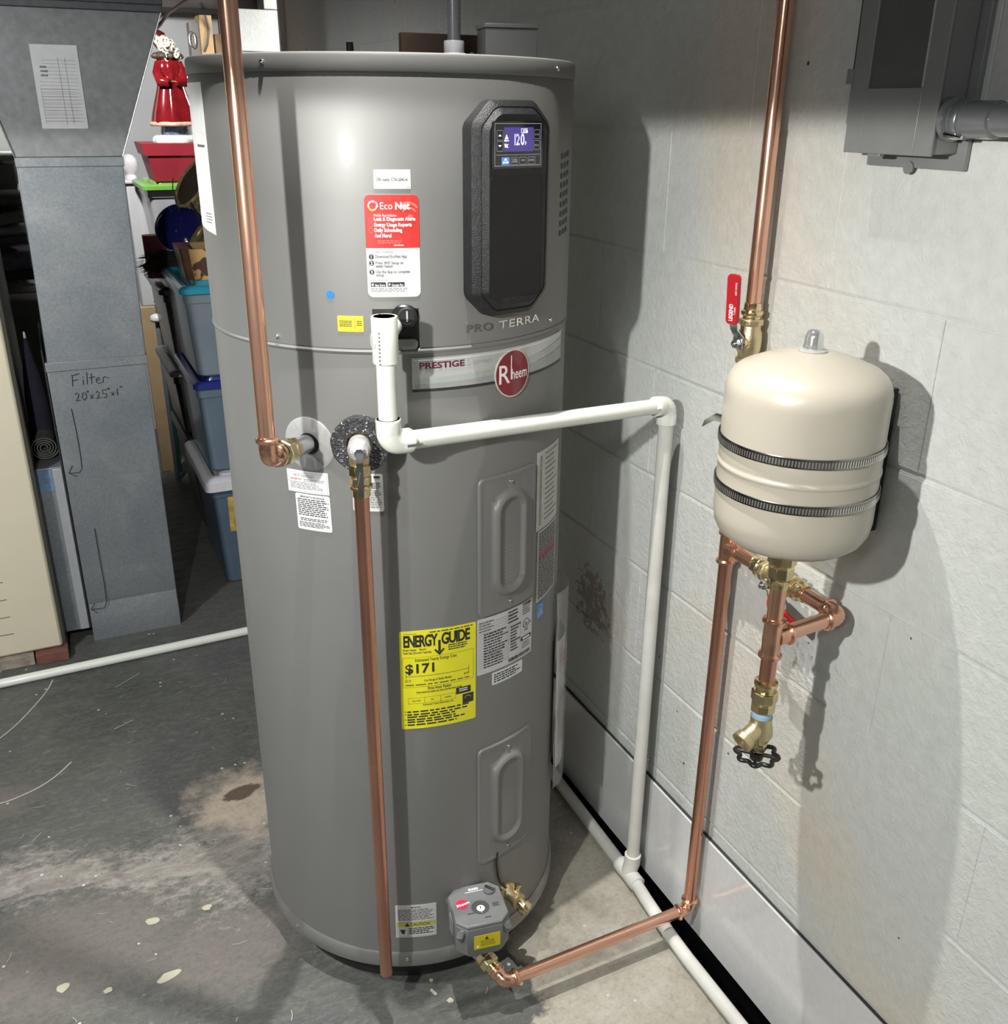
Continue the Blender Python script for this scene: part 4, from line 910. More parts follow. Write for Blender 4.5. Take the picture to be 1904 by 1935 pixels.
# ================================================================== EXPANSION TANK
TX, TY, TR = .8245, .8800, .0992
ET = thing('expansion_tank', 'cream round expansion tank strapped to the wall with two slotted steel bands', 'expansion tank', (TX, TY, .96))
prof = [(.014, .9940), (.030, .9952), (.060, .9985), (.080, 1.0045), (.0915, 1.014), (.0970, 1.025), (.0988, 1.036)] + [(TR, 1.040+.01*i) for i in range(6)]
prof += [(TR, 1.102), (TR+.0003, 1.1035), (TR+.0011, 1.1045), (TR+.0014, 1.1065), (TR+.0011, 1.1085), (TR+.0002, 1.110), (TR-.0003, 1.112), (TR, 1.114)] + [(TR, 1.125+.01*i) for i in range(8)]
prof += [(.0988, 1.203), (.0966, 1.212), (.0915, 1.2205), (.0830, 1.2275), (.066, 1.2350), (.045, 1.2420), (.022, 1.2470), (.0135, 1.2482)]
link('tank_shell', lathe(prof, (TX, TY, 0), n=96), BEIGE, ET, 60)
link('cap_seat', lathe([(.0165, 1.2468), (.0175, 1.2485), (.0165, 1.2500), (.0130, 1.2510)], (TX, TY, 0), n=28), mat('clear_plastic_cap', (.72, .72, .70), .08, 0, .04, trans=.55, coat=.4), ET)
link('air_valve_cap', lathe([(.0118, 1.2505), (.0122, 1.253), (.0112, 1.2565), (.0108, 1.265), (.0092, 1.270), (.0060, 1.2735), (.0001, 1.2745)], (TX, TY, 0), n=24), mat('chromed_plastic', (.74, .74, .73), .12, .8, .05), ET, 50)
STRAP = mat('dark_polished_strap', (.30, .29, .28), .16, 1, .15, 12)
SLOT = mat('slot_edge', (.62, .60, .56), .25, .9)
def strap(zc, tilt):
    R = TR+.0014; h = .0064
    bm = bmesh.new(); n = 96; rings = []
    for (r, dz) in ((R, -h), (R+.0010, -h*.9), (R+.0010, h*.9), (R, h)):
        rings.append([bm.verts.new((TX+r*cos(2*pi*k/n), TY+r*sin(2*pi*k/n), zc+dz+tilt*cos(2*pi*k/n))) for k in range(n)])
    for p, q in zip(rings, rings[1:]):
        for k in range(n): bm.faces.new((p[k], p[(k+1) % n], q[(k+1) % n], q[k]))
    s = link('strap_band', bm, STRAP, ET, 30)
    bm = bmesh.new(); n = 170
    for k in range(n):
        a = 2*pi*(k+.5)/n; w_ = .0011/(R); r = R+.0016
        P = []
        for (da_, dz) in ((-w_, -.0038), (w_, -.0038), (w_+.004, .0038), (-w_+.004, .0038)):
            P.append(bm.verts.new((TX+r*cos(a+da_), TY+r*sin(a+da_), zc+dz+tilt*cos(a))))
        bm.faces.new(P)
        for dz in (-.0042, .0042):
            pass
    link('worm_slots', bm, SLOT, s, 'flat', kind='stuff')
strap(1.137, .000); strap(1.079, .000)
bt = bmesh.new(); strip([(TX-.065, TY+.098, 1.137), (TX-.055, TY+.125, 1.128), (TX-.043, TY+.155, 1.108), (TX-.030, TY+.185, 1.080)], .012, .001, bt, Vector((-.5, 0, 1)).normalized())
stl = bmesh.new(); P0 = [Vector((.868, 1.010, 1.100)), Vector((.876, 1.080, 1.096)), Vector((.888, 1.135, 1.086)), Vector((.900, 1.178, 1.062))]
bt.free(); strip(P0, .0125, .001, stl, Vector((.15, -.25, 1)).normalized()); link('strap_tail', stl, STRAP, ET, 30)
BY = TY+.016
BRK = thing('tank_bracket', 'black steel bracket holding the cream tank off the wall', 'bracket', (.95, TY, 1.0))
bm = bmesh.new(); box(bm, .968, BY-.018, .985, .977, BY+.018, 1.185); link('back_plate', bm, BLACKP, BRK, bevel=.001)
bm = bmesh.new(); box(bm, .922, BY-.022, 1.010, .968, BY-.018, 1.165); box(bm, .922, BY+.018, 1.010, .968, BY+.022, 1.165); box(bm, .962, BY-.022, 1.010, .968, BY+.022, 1.165); link('saddle', bm, BLACKP, BRK, bevel=.001)
for z in (1.05, 1.11, 1.15): link('bolt', lathe([(.005, 0), (.005, .003), (.003, .004)], (.95, BY-.022, z), -Y, 6), STEEL, BRK)

# ================================================================== WHITE PIPES
RV = .0131
def pvc_elbow(c, a, b, parent, leg=.034, m=PVC):
    return elbow(c, a, b, RV, leg, .0175, m, parent, bead=False, kr=1.24)
CD = thing('condensate_drain_pipe', 'white plastic pipe crossing in front of the heater and dropping down the wall', 'pipe', (.4, 1.22, 1.0))
ax_, ay_, az_ = .3850, 1.1800, 1.098
bx_, by_, bz2 = .938, 1.332, 1.046
dh = (Vector((bx_, by_, bz2))-Vector((ax_, ay_, az_))).normalized()
pvc_elbow((ax_, ay_, az_), Z, dh, CD); pvc_elbow((bx_, by_, bz2), -dh, -Z, CD)
cyl((ax_, ay_, az_+.030), (ax_, ay_, 1.22), RV, PVC, CD, 'riser_pipe')
cp_ = [(ax_, ay_, 1.208), (ax_, ay_, 1.208), (ax_, ay_, 1.210), (ax_, ay_, 1.267), (ax_, ay_, 1.2685), (ax_, ay_, 1.2685), (ax_, ay_, 1.235)]
CPL = link('top_coupling', sweep(cp_, [.0136, .0168, .0172, .0172, .0168, .0142, .0138], 28), PVC, CD, 40)
so = Vector((ax_, ay_, 1.240)); sdv = (onc(-108.5, 1.240, .286)-so); cyl(so+sdv.normalized()*.012, onc(-108.5, 1.240, .284), .0125, PVC, CD, 'port_stub')
link('coupling_lip', lathe([(.010, 0), (.011, .004), (.009, .006)], so-X*.012-Z*.002, (-1, .1, 0), 16), PVC, CPL)
cyl(Vector((ax_, ay_, az_))+dh*.030, Vector((bx_, by_, bz2))-dh*.030, RV, PVC, CD, 'cross_pipe')
cyl((bx_, by_, bz2-.030), (bx_-.004, by_-.004, .062), RV, PVCD, CD, 'down_pipe')
S = Sheet('x', lambda u, v, w_: Vector((ax_, ay_, az_))+dh*(.030+u)+Z*(v*.9)+Vector((dh.y, -dh.x, 0))*(RV*1.29+w_), .03, .012, 0, None, bpy.data.objects['elbow.006'] if 'elbow.006' in bpy.data.objects else CD, .0005, step=None)
S.bars(.1, .55, .95, .95, 1, PRINTG, .8, 90, 0); S.done('pipe_marking')
SD = Sheet('x', lambda u, v, w_: Vector((ax_+.0174*sin(-.75+u/.0174), ay_-.0174*cos(-.75+u/.0174), 1.228+v)), .004, .05, 0, None, CPL, 0, step=None)
SD.bars(.2, .05, .8, .95, 9, PRINTG, .5, 91, 0); SD.done('pipe_marking')
FD = thing('floor_drain_pipe', 'dusty white plastic drain pipe lying on the floor along the wall', 'pipe', (.93, 1.2, .013))
dx_ = .9270; ty_ = by_-.004
link('drain_pipe', sweep([(dx_-.0005, ty_-.026, .0165), (.9205, 1.25, .0165), (.9135, 1.16, .0165), (.9110, 1.09, .0165), (.9110, .93, .0165), (.914, .6, .0165), (.92, -.4, .0165)], RV, 24), PVCD, FD, 50); cyl((dx_, ty_+.026, .0165), (.937, 1.75, .0165), RV, PVCD, FD, 'drain_pipe'); cyl((.937, 1.75, .0165), (.937, 4.05, .0165), RV, PVCD, FD, 'drain_pipe')
f = RV*1.24
TT = link('pipe_tee', lathe([(f*.97, -.036), (f*1.05, -.035), (f*1.06, -.014), (f*1.02, -.010), (f*1.02, .010), (f*1.06, .014), (f*1.05, .035), (f*.97, .036)], (dx_, ty_, .0168), Y, 28), PVCD, FD, 40)
link('tee_socket', sweep([(dx_, ty_, .016), (dx_+.002, ty_, .03), (bx_-.005, ty_, .042), (bx_-.004, ty_, .066), (bx_-.004, ty_, .067)], [f, f*1.02, f*1.04, f*1.06, f*.97], 28), PVCD, TT, 40)
BPp = thing('floor_supply_pipe', 'bright white plastic pipe lying across the floor in front of the furnace', 'pipe', (-.3, 2.69, .013))
cyl((-2.2, 2.645, .0135), (.60, 2.712, .0135), .0130, PVC, BPp, 'floor_pipe')

# ================================================================== WALL BOX, upper right
EB = thing('disconnect_box', 'grey enamelled electrical box with recessed cover high on the right wall', 'electrical box', (.95, .91, 1.47))
bm = bmesh.new(); x0, x1, y0, y1, z0, z1 = .928, .9715, .847, .984, 1.4695, 1.98
link('box_case', boxb(x0+.004, y0+.002, z0, x1, y1-.001, z1), ELEC, EB, 30, bevel=.002)
# front cover built round its recessed window
wy0, wy1, wz = .8735, .9570, 1.5400
bm = bmesh.new(); box(bm, x0, y0, z0-.002, x0+.004, wy0, z1); box(bm, x0, wy1, z0-.002, x0+.004, y1, z1); box(bm, x0, wy0, z0-.002, x0+.004, wy1, wz)
CV = link('box_cover', bm, ELEC, EB, 30, bevel=.0008)
link('window_panel', boxb(x0+.0028, wy0, wz, x0+.0045, wy1, z1), mat('smoked_panel', (.085, .09, .082), .35, 0, .06, coat=.2), CV, 30)
bm = bmesh.new(); box(bm, x0-.002, wy0-.0016, wz, x0+.001, wy0, z1); link('window_trim', bm, mat('light_edge', (.42, .43, .42), .35), CV)
bm = bmesh.new(); box(bm, x0-.001, y1, 1.545, x0+.010, y1+.010, 1.562); box(bm, x0, y1-.001, 1.50, x0+.004, y1+.002, 1.545); link('cover_latch', bm, ELEC, EB, bevel=.0008)
bm = bmesh.new(); box(bm, x0+.001, y1, 1.562, x0+.006, y1+.0025, z1); link('hinge_gasket', bm, BLACKR, EB)
bm = bmesh.new(); box(bm, x0+.002, .925, 1.4640, x0+.010, .945, 1.4695); box(bm, .9715, .836, 1.452, .9785, .986, 1.99); link('mounting_plate', bm, ELEC, EB, bevel=.0008)
link('hasp', lathe([(.0075, 0), (.0075, .002)], (.9705, .915, 1.452), (-1, 0, 0), 18), ELEC, EB)
CO = thing('wall_conduit', 'grey plastic conduit with clamp leaving the near side of the electrical box', 'conduit', (.95, .7, 1.507))
oc = Vector((.9500, .8465, 1.5070)); CG = mat('glossy_grey_conduit', (.155, .16, .165), .2, 0, .06, coat=.5)
link('bushing', lathe([(.022, 0), (.0235, .001), (.0235, .007), (.020, .008), (.0175, .009), (.0175, .013)], oc, -Y, 32), CG, CO)
link('coupler', lathe([(.0170, .012), (.0195, .013), (.0195, .0235), (.0180, .0245), (.0180, .028), (.0198, .029), (.0198, .062), (.0172, .063)], oc, -Y, 36), CG, CO)
link('conduit', lathe([(.0168, .060), (.0168, .9)], oc, -Y, 32), CG, CO)
link('ground_clamp', lathe([(.0205, .014), (.0212, .015), (.0212, .0225), (.0205, .0235)], oc, -Y, 32), mat('clamp_metal', (.33, .34, .36), .3, .7), CO)
link('clamp_screw', sweep([oc+Vector((-.016, -.010, -.0155)), oc+Vector((-.0165, -.024, -.0175)), oc+Vector((-.017, -.034, -.0185))], [.0034, .0034, .0018], 10), CHROME, CO)

# ================================================================== FURNACE, DUCT, FILTER CABINET
FU = thing('furnace', 'cream enamelled furnace cabinet at the left edge standing on bricks', 'furnace', (-.5, 2.8, .035))
link('cabinet', boxb(-.75, 2.8, .035, -.119, 3.45, 1.7), CREAM, FU, 40, bevel=.008)
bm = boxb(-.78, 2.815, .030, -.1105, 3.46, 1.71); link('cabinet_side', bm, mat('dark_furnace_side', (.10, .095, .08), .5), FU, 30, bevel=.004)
lo = bmesh.new()
for i, z in enumerate((.325, .270, .215, .160, .105, .38, .44, .50)): box(lo, -.40, 2.7992, z+.002*i*0, -.238+.0022*i*0-.003, 2.8012, z+.0022)
for z0, u in ((.10, -.2215), (.163, -.2275), (.226, -.232), (.289, -.2375), (.352, -.243), (.415, -.2485)): pass
link('louver_grooves', lo, mat('groove', (.16, .13, .08), .6), FU, kind='stuff')
BRK_ = mat('red_brick', (.15, .06, .045), .85, 0, .25, 30, .6, 80)
for i, (x0, x1, m_, l_, y0) in enumerate(((-.196, -.108, BRK_, 'red brick under the corner of the cream furnace', 2.775), (-.40, -.20, mat('broken_block', (.26, .22, .18), .9, 0, .3, 40, .7, 60), 'cracked grey-brown block beside the red brick under the furnace', 2.785))):
    tag(link('brick', boxb(x0, y0, 0, x1, 2.93, .0335), m_, None, bevel=.002), l_, 'brick')
RD = thing('return_air_duct', 'tall galvanized sheet metal duct with flared top and handwritten filter note', 'duct', (.095, 3.0, 0))
def frus(a, b, ydepth=.42):
    """a, b: (x0, x1, yfront, z) rectangles"""
    bm = bmesh.new()
    A = [bm.verts.new(p) for p in ((a[0], a[2], a[3]), (a[1], a[2], a[3]), (a[1], a[2]+ydepth, a[3]), (a[0], a[2]+ydepth, a[3]))]
    B = [bm.verts.new(p) for p in ((b[0], b[2], b[3]), (b[1], b[2], b[3]), (b[1], b[2]+ydepth, b[3]), (b[0], b[2]+ydepth, b[3]))]
    for k in range(4): bm.faces.new((A[k], A[(k+1) % 4], B[(k+1) % 4], B[k]))
    bm.faces.new(A[::-1]); bm.faces.new(B); return bm
bm = bmesh.new()
P = [(-.0345, .2215, 2.862, .0), (-.0345, .2215, 2.858, .06), (-.0345, .2215, 2.871, .120), (-.0345, .2215, 2.866, .145), (-.0345, .2225, 2.866, .86)]
rings = [[bm.verts.new(p) for p in ((a, y, z), (b, y, z), (b, 3.28, z), (a, 3.28, z))] for a, b, y, z in P]
for p, q in zip(rings, rings[1:]):
    for k in range(4): bm.faces.new((p[k], p[(k+1) % 4], q[(k+1) % 4], q[k]))
bm.faces.new(rings[-1])
DL = link('lower_section', bm, GALV, RD, 20, bevel=.002)
link('middle_section', frus((-.030, .2255, 2.868, .86), (-.017, .2345, 2.868, 1.39)), GALV, RD, 20, bevel=.002)
link('joint_band', frus((-.037, .2285, 2.8625, .8400), (-.036, .2285, 2.8625, .866), .425), GALV, RD, 20, bevel=.0015)
link('joint_band', frus((-.0225, .2375, 2.8625, 1.3690), (-.022, .2375, 2.8625, 1.3925), .425), GALV, RD, 20, bevel=.0015)
link('flared_section', frus((-.019, .2350, 2.866, 1.3925), (-.105, .3720, 2.866, 1.735)), mat('aged_galvanized_steel', (.215, .22, .222), .5, .35, .14, 50, .06, 60), RD, 20, bevel=.002)
link('flare_seam', sweep([(-.0205, 2.864, 1.394), (-.106, 2.864, 1.735)], .0022, 6), mat('bright_edge', (.55, .56, .57), .3, .8), RD); link('flare_seam', sweep([(.2365, 2.864, 1.394), (.3735, 2.864, 1.735)], .0018, 6), mat('bright_edge', (.55, .56, .57), .3, .8), RD)
link('joint_band', frus((-.115, .3765, 2.860, 1.735), (-.12, .3785, 2.860, 1.752), .43), mat('shaded_galvanized_steel', (.10, .105, .11), .5, .35, .14, 50), RD, 20, bevel=.002)  # duct top in darker steel, the dim upper light put into its colour
link('plenum', boxb(-.80, 2.862, 1.752, .380, 3.40, 2.17), mat('shaded_galvanized_steel', (.10, .105, .11), .5, .35, .14, 50), RD, 20, bevel=.002)
# handwriting on the lower section
INK = mat('marker_ink', (.015, .015, .02), .6)
ib = bmesh.new()
def pen(pts, yy=2.8645, r=.0011): sweep([(x, yy, z) for x, z in pts], r, 5, bm=ib)
def U(x, z): return (.024+x, .795+z)
pen([U(0, 0), U(.003, .030)]); pen([U(.000, .030), U(.022, .034)]); pen([U(.002, .016), U(.016, .018)])
pen([U(.028, .002), U(.029, .016)]); pen([U(.0295, .022), U(.030, .024)]); pen([U(.038, .002), U(.041, .036)])
pen([U(.050, .002), U(.052, .032)]); pen([U(.045, .020), U(.060, .022)])
pen([U(.062, .010), U(.072, .013), U(.070, .019), U(.063, .016), U(.062, .006), U(.068, .001), U(.075, .005)])
pen([U(.079, .002), U(.081, .016), U(.084, .019), U(.092, .016), U(.096, .013)])
def N(x, z): return (.026+x, .752+z)
pen([N(0, .018), N(.005, .024), N(.010, .019), N(.006, .009), N(0, .001), N(.012, .002)])
pen([N(.022, .001), N(.017, .011), N(.021, .022), N(.028, .020), N(.029, .008), N(.022, .001)]); pen([N(.032, .026), N(.032, .022)]); pen([N(.035, .026), N(.035, .022)])
pen([N(.038, .003), N(.046, .014)]); pen([N(.046, .003), N(.038, .014)])
pen([N(.054, .018), N(.058, .023), N(.063, .018), N(.059, .008), N(.054, .002), N(.066, .004)])
pen([N(.084, .025), N(.072, .024), N(.072, .014), N(.081, .013), N(.081, .004), N(.072, .002)]); pen([N(.087, .029), N(.087, .025)]); pen([N(.090, .029), N(.090, .025)])
pen([N(.094, .006), N(.101, .015)]); pen([N(.101, .006), N(.094, .015)]); pen([N(.110, .005), N(.111, .024)]); pen([N(.120, .031), N(.120, .027)]); pen([N(.124, .031), N(.124, .027)])
pen([(.011, .732), (.014, .66), (.014, .59), (.012, .555), (.004, .543), (-.024, .545)]); pen([(-.012, .566), (-.024, .545), (-.004, .532)])
pen([(.018, .367), (.018, .28), (.019, .18), (.017, .125), (.008, .105), (-.028, .108)], 2.861); pen([(-.016, .126), (-.029, .108), (-.012, .092)], 2.861)
link('handwriting', ib, INK, DL, 'flat', kind='stuff')
NM = Sheet('inspection_card', plane_map((.1085, 2.8650, 1.557), X, Z), .108, .193, .0006, mat('grey_card', (.50, .50, .50), .6), RD, .0006, label='printed white card with ruled table on the duct', step=None)
for k in range(18): NM.rect(.20 if k < 6 else .10, .18+k*.043, .93, .183+k*.043, PRINTG)
for k in range(13): NM.rect(.10, .52+k*.032, .85, .5225+k*.032, PRINTG)
for u in (.55, .70): NM.rect(u, .15, u+.006, .95, PRINTK)
NM.rect(.10, .50, .105, .94, PRINTG); NM.bars(.15, .25, .35, .40, 3, PRINTG, .5, 95, .4); NM.done()
FCb = thing('filter_cabinet', 'narrow galvanized filter cabinet with blue top edge between furnace and duct', 'filter cabinet', (-.08, 3.0, .04))
link('cabinet_body', boxb(-.1165, 2.872, .042, -.0385, 3.27, .566), GALV, FCb, 20, bevel=.002)
link('side_flange', boxb(-.0665, 2.867, .044, -.0415, 2.874, .562), mat('pale_steel', (.40, .415, .43), .45, .35), FCb, 20, bevel=.0015)
link('dark_seam', boxb(-.0405, 2.868, .044, -.0365, 3.28, .9), BLACKM, FCb)
link('blue_film', boxb(-.1150, 2.8705, .495, -.0675, 2.8722, .560), mat('blue_film', (.13, .22, .34), .4, 0, .2, 80), FCb)
link('film_edge', boxb(-.1165, 2.8700, .3, -.1140, 2.8725, .562), mat('blue_edge', (.12, .26, .45), .4), FCb)

# ================================================================== LEFT SHELVES
SH = thing('storage_shelf', 'grey shelf unit behind the furnace holding folded cloths', 'shelf', (-.4, 3.7, 0))
SHM = mat('grey_shelf_board', (.17, .17, .155), .6, 0, .05)
for z0, z1 in ((1.283, 1.340), (.862, .915)): link('shelf_board', boxb(-1.0, 3.6, z0, -.028, 4.0, z1), SHM, SH, bevel=.002)
link('shelf_board', boxb(-1.0, 3.62, 1.352, -.028, 3.98, 1.368), mat('shelf_edge', (.35, .35, .32), .5), SH, bevel=.002)
link('back_panel', boxb(-1.0, 4.0, .0, -.03, 4.02, 1.7), SHM, SH)
link('shelf_post', boxb(-.135, 3.58, 0, -.125, 3.60, 1.28), mat('dark_post', (.05, .05, .045), .5), SH)
wb = bmesh.new()
for k in range(24): sweep([(-1.0+.04*k, 3.585, .945), (-1.0+.04*k, 3.585, .965), (-1.0+.04*k, 3.97, .965)], .002, 6, bm=wb)
for z in (.944, .968): sweep([(-1.0, 3.585, z), (-.03, 3.585, z)], .003, 6, bm=wb)
link('wire_rack', wb, mat('olive_wire', (.22, .21, .15), .4), SH, 60)
rt = random.Random(3)
def towel(z, h, m, x1, y0, label, bend=.012):
    bm = bmesh.new(); n = 22; prof = []
    for i in range(n+1):
        t = i/n; prof.append((y0+.34*t, z+h*.5+bend*sin(t*7+z*40)))
    for (a, b, s) in ((-.62, x1, 1),):
        g = {}
        nx = 18
        for i in range(nx+1):
            x = a+(b-a)*i/nx
            for k in range(16):
                an = 2*pi*k/16; rr_ = h*.5
                y = y0+.17+.17*math.copysign(abs(cos(an))**.35, cos(an)); zz = z+h*.5+rr_*math.copysign(abs(sin(an))**.6, sin(an))+bend*sin(x*16+z*55)+bend*.5*sin(x*37+y*20)
                g[i, k] = bm.verts.new((x, y, zz))
        for i in range(nx):
            for k in range(16): bm.faces.new((g[i, k], g[i+1, k], g[i+1, (k+1) % 16], g[i, (k+1) % 16]))
        bm.faces.new([g[0, k] for k in range(16)]); bm.faces.new([g[nx, k] for k in range(16)][::-1])
    o = tag(link('folded_cloth', bm, m, None, 60), label, 'cloth', None); return o
TW = lambda n_, c: mat(n_, c, .9, 0, .15, 60, .6, 250)
towel(.972, .040, TW('cloth_dark', (.06, .06, .055)), -.03, 3.60, 'dark grey cloth at the bottom of the stack on the wire rack', .004)
towel(1.016, .058, TW('cloth_mauve', (.14, .135, .17)), -.03, 3.585, 'rolled mauve-grey cloth on the wire rack', .010)
towel(1.080, .040, TW('cloth_grey', (.10, .10, .095)), -.03, 3.60, 'crumpled mid grey cloth above the rolled mauve one', .010)
towel(1.126, .026, TW('cloth_pale', (.34, .34, .38)), -.03, 3.59, 'pale lilac cloth in the middle of the folded stack', .004)
towel(1.156, .046, TW('cloth_ash', (.22, .22, .21)), -.03, 3.60, 'ash grey cloth near the top of the folded stack', .006)
towel(1.206, .040, TW('cloth_slate', (.09, .095, .09)), -.03, 3.60, 'slate cloth lying on top of the folded stack', .003)
UB = thing('furled_umbrella', 'dark furled umbrella with pale tip standing between furnace and duct', 'umbrella', (-.075, 3.05, .6))
link('canopy', lathe([(.004, .90), (.009, .87), (.022, .80), (.030, .72), (.033, .62), (.024, .60)][::-1], (-.078, 3.06, 0), Z, 18), TW('umbrella_cloth', (.035, .03, .055)), UB, 60)
link('tip', lathe([(.0045, .895), (.003, .915), (.001, .918)], (-.078, 3.06, 0), Z, 10), PVC, UB)
link('handle_end', lathe([(.03, .567), (.03, .60)], (-.078, 3.06, 0), Z, 14), BLACKM, UB)
RM = bmesh.new(); n = 70
pts = [(-.076+(.008+.030*i/n)*cos(i*.36), 3.02, .605+(.008+.026*i/n)*sin(i*.36)) for i in range(n)]
SPW = mat('rolled_mat_edge', (.17, .17, .15), .7, 0, .2, 40)
RMt = thing('rolled_mat', 'small dark rolled rug with a pale edge on the filter cabinet', 'mat', (-.076, 3.1, .567))
strip(pts, .16, .0028, RM, Vector((0, 1, 0))); link('mat_roll', RM, SPW, RMt, 60)

# ================================================================== STORED THINGS BEHIND THE HEATER
def tote(name, label, x0, x1, y0, y1, z0, z1, body, lidm, lid_t=.03, taper=.018, lip=.010, group=None, cont=None):
    t = thing(name, label, 'storage bin', ((x0+x1)/2, (y0+y1)/2, z0), group)
    w_, h_ = x1-x0, y1-y0; cx, cy = (x0+x1)/2, (y0+y1)/2
    O = lambda d, r=.02: outline(w_-2*d, h_-2*d, r, 5, cx, cy)
    zt = z1-lid_t
    bm = loft([(O(taper+.006, .026), z0), (O(taper, .028), z0+.006), (O(.003), zt-.030), (O(.003), zt-.028), (O(-.002), zt-.026), (O(-.002), zt)])
    link('bin_body', bm, body, t, 40)
    ribs = bmesh.new()
    for k in range(4):
        u = x0+w_*(.2+.2*k); box(ribs, u-.004, y0+.006, z0+.03, u+.004, y0+taper, zt-.04)
    link('body_ribs', ribs, body, t, kind='stuff')
    if cont:
        for c0, c1, m_ in cont: link('contents', loft([(O(taper+.004), z0+(zt-z0)*c0), (O(.009), z0+(zt-z0)*c1)]), m_, t, 40)
    L = [(O(-lip*.6), zt), (O(-lip), zt+.003), (O(-lip), zt+lid_t*.55), (O(-lip*.5), zt+lid_t*.72), (O(.012), zt+lid_t*.74), (O(.018), zt+lid_t*.45), (O(.032), zt+lid_t*.45), (O(.038), z1)]
    link('bin_lid', loft(L), lidm, t, 40)
    return t
CLR = lambda n_, c, a=.9: mat(n_, c, .28, 0, .12, 9, .05, 30, coat=.3)
SB = 'stacked bins beside the heater'
tote('storage_bin', 'clear bottom bin with white lid and yellow contents, lowest of the stack beside the heater', .388, .86, 3.07, 3.50, 0, .412, CLR('cloudy_blue_plastic', (.075, .105, .15)), mat('white_plastic', (.62, .62, .66), .3), .062, .02, .022, SB)
bm = loft([(outline(.40, .004, .0018, 2, 0, 0), 0), (outline(.40, .004, .0018, 2, 0, 0), .135)]);
cz = mat('yellow_contents', (.46, .32, .07), .5, 0, .5, 22); yb = [o for o in bpy.data.objects if o.name.startswith('bin_body')][0]
for v in bm.verts: v.co = Vector((v.co.x+.635, v.co.y+3.0725+(.33-(.20+v.co.z))*.045, .195+v.co.z))
link('yellow_contents', bm, cz, bpy.data.objects['storage_bin'], 30)
tote('storage_bin', 'blue-grey clear bin with navy lid in the middle of the stack beside the heater', .378, .86, 3.06, 3.50, .414, .728, CLR('smoky_blue_plastic', (.115, .155, .20)), mat('navy_plastic', (.02, .03, .20), .25, coat=.4), .034, .016, .010, SB)
tote('storage_bin', 'blue-grey clear bin with turquoise lid, topmost of the stack beside the heater', .372, .86, 3.06, 3.50, .730, 1.024, CLR('pale_smoky_plastic', (.17, .205, .24)), mat('turquoise_plastic', (.02, .25, .36), .25, coat=.4), .034, .018, .012, SB)
BS = 'bins in the stack behind'
DRK = lambda n_, c: mat(n_, c, .3, 0, .4, 9, .1, 30, coat=.3)
tote('storage_bin', 'dark grey bin on the floor at the bottom of the stack behind', .39, .86, 3.56, 3.98, 0, .395, DRK('dark_grey_plastic', (.035, .035, .035)), mat('charcoal_plastic', (.05, .05, .05), .35), .05, .03, .012, BS)
tote('storage_bin', 'black-brown bin with pale grey lid in the middle of the stack behind', .365, .86, 3.55, 3.98, .397, .655, DRK('murky_plastic', (.028, .03, .026)), mat('pale_grey_lid', (.36, .34, .35), .35), .035, .02, .014, BS)
tote('storage_bin', 'murky clear bin with dark navy lid, topmost of the stack behind', .362, .86, 3.52, 3.98, .657, .950, DRK('murky_clear_plastic', (.085, .075, .075)), mat('dark_navy_lid', (.035, .04, .075), .3, coat=.3), .034, .02, .016, BS)
tote('lidded_tub', 'translucent tub with bright green lid standing on the rear bins', .405, .80, 4.03, 4.385, .952, 1.252, CLR('frosted_plastic', (.36, .35, .35)), mat('green_plastic', (.16, .36, .06), .3), .03, .02, .022)
tote('storage_bin', 'black bin in the dark under the green-lidded tub', .43, .80, 4.03, 4.40, 0, .950, DRK('black_bin_plastic', (.012, .012, .012)), BLACKM, .03, .02, .004)
# brown and tan planter, lid, fleece, bundle, basket on the bins
PB = thing('spotted_box', 'tan wooden box with brown painted spots on the turquoise-lidded bin', 'box', (.47, 3.2, 1.026))
spm = spots_material('tan_with_brown_spots', (.52, .33, .13), (.085, .045, .03), 17, .52)
link('box_body', loft([(outline(.20, .16, .03, 5, .505, 3.19), 1.0245), (outline(.225, .18, .035, 5, .505, 3.19), 1.118), (outline(.21, .165, .03, 5, .505, 3.19), 1.118), (outline(.19, .15, .03, 5, .505, 3.19), 1.035)]), spm, PB, 40)
link('box_side', loft([(outline(.030, .15, .012, 5, .408, 3.19), 1.0245), (outline(.034, .17, .014, 5, .396, 3.19), 1.120)]), mat('brown_lacquer', (.10, .045, .022), .3, 0, .3, 30), PB, 40)
PL_ = thing('pot_lid', 'blue speckled enamel pot lid standing on edge behind the spotted box', 'pot lid', (.46, 3.62, 1.08))
la = Vector((-.28, -.85, .42)).normalized(); lc_ = Vector((.452, 3.60, 1.128))
link('lid_shell', lathe([(.082, 0), (.084, .002), (.080, .008), (.06, .018), (.03, .024), (.0001, .026)], lc_, la, 40, caps=False), spots_material('blue_speckled_enamel', (.012, .014, .12), (.45, .5, .7), 95, .73, .08), PL_, 50)
link('lid_rim', sweep([lc_+(la.cross(Z).normalized()*cos(a)+la.cross(la.cross(Z)).normalized()*sin(a))*.083 for a in [2*pi*i/48 for i in range(48)]], .0028, 8, closed=True), mat('white_enamel_rim', (.6, .62, .68), .1, coat=.5), PL_, 60)
FLc = thing('fleece_hat', 'grey fleece bundle with a gold lined flap beside the blue pot lid', 'hat', (.50, 3.45, 1.05))
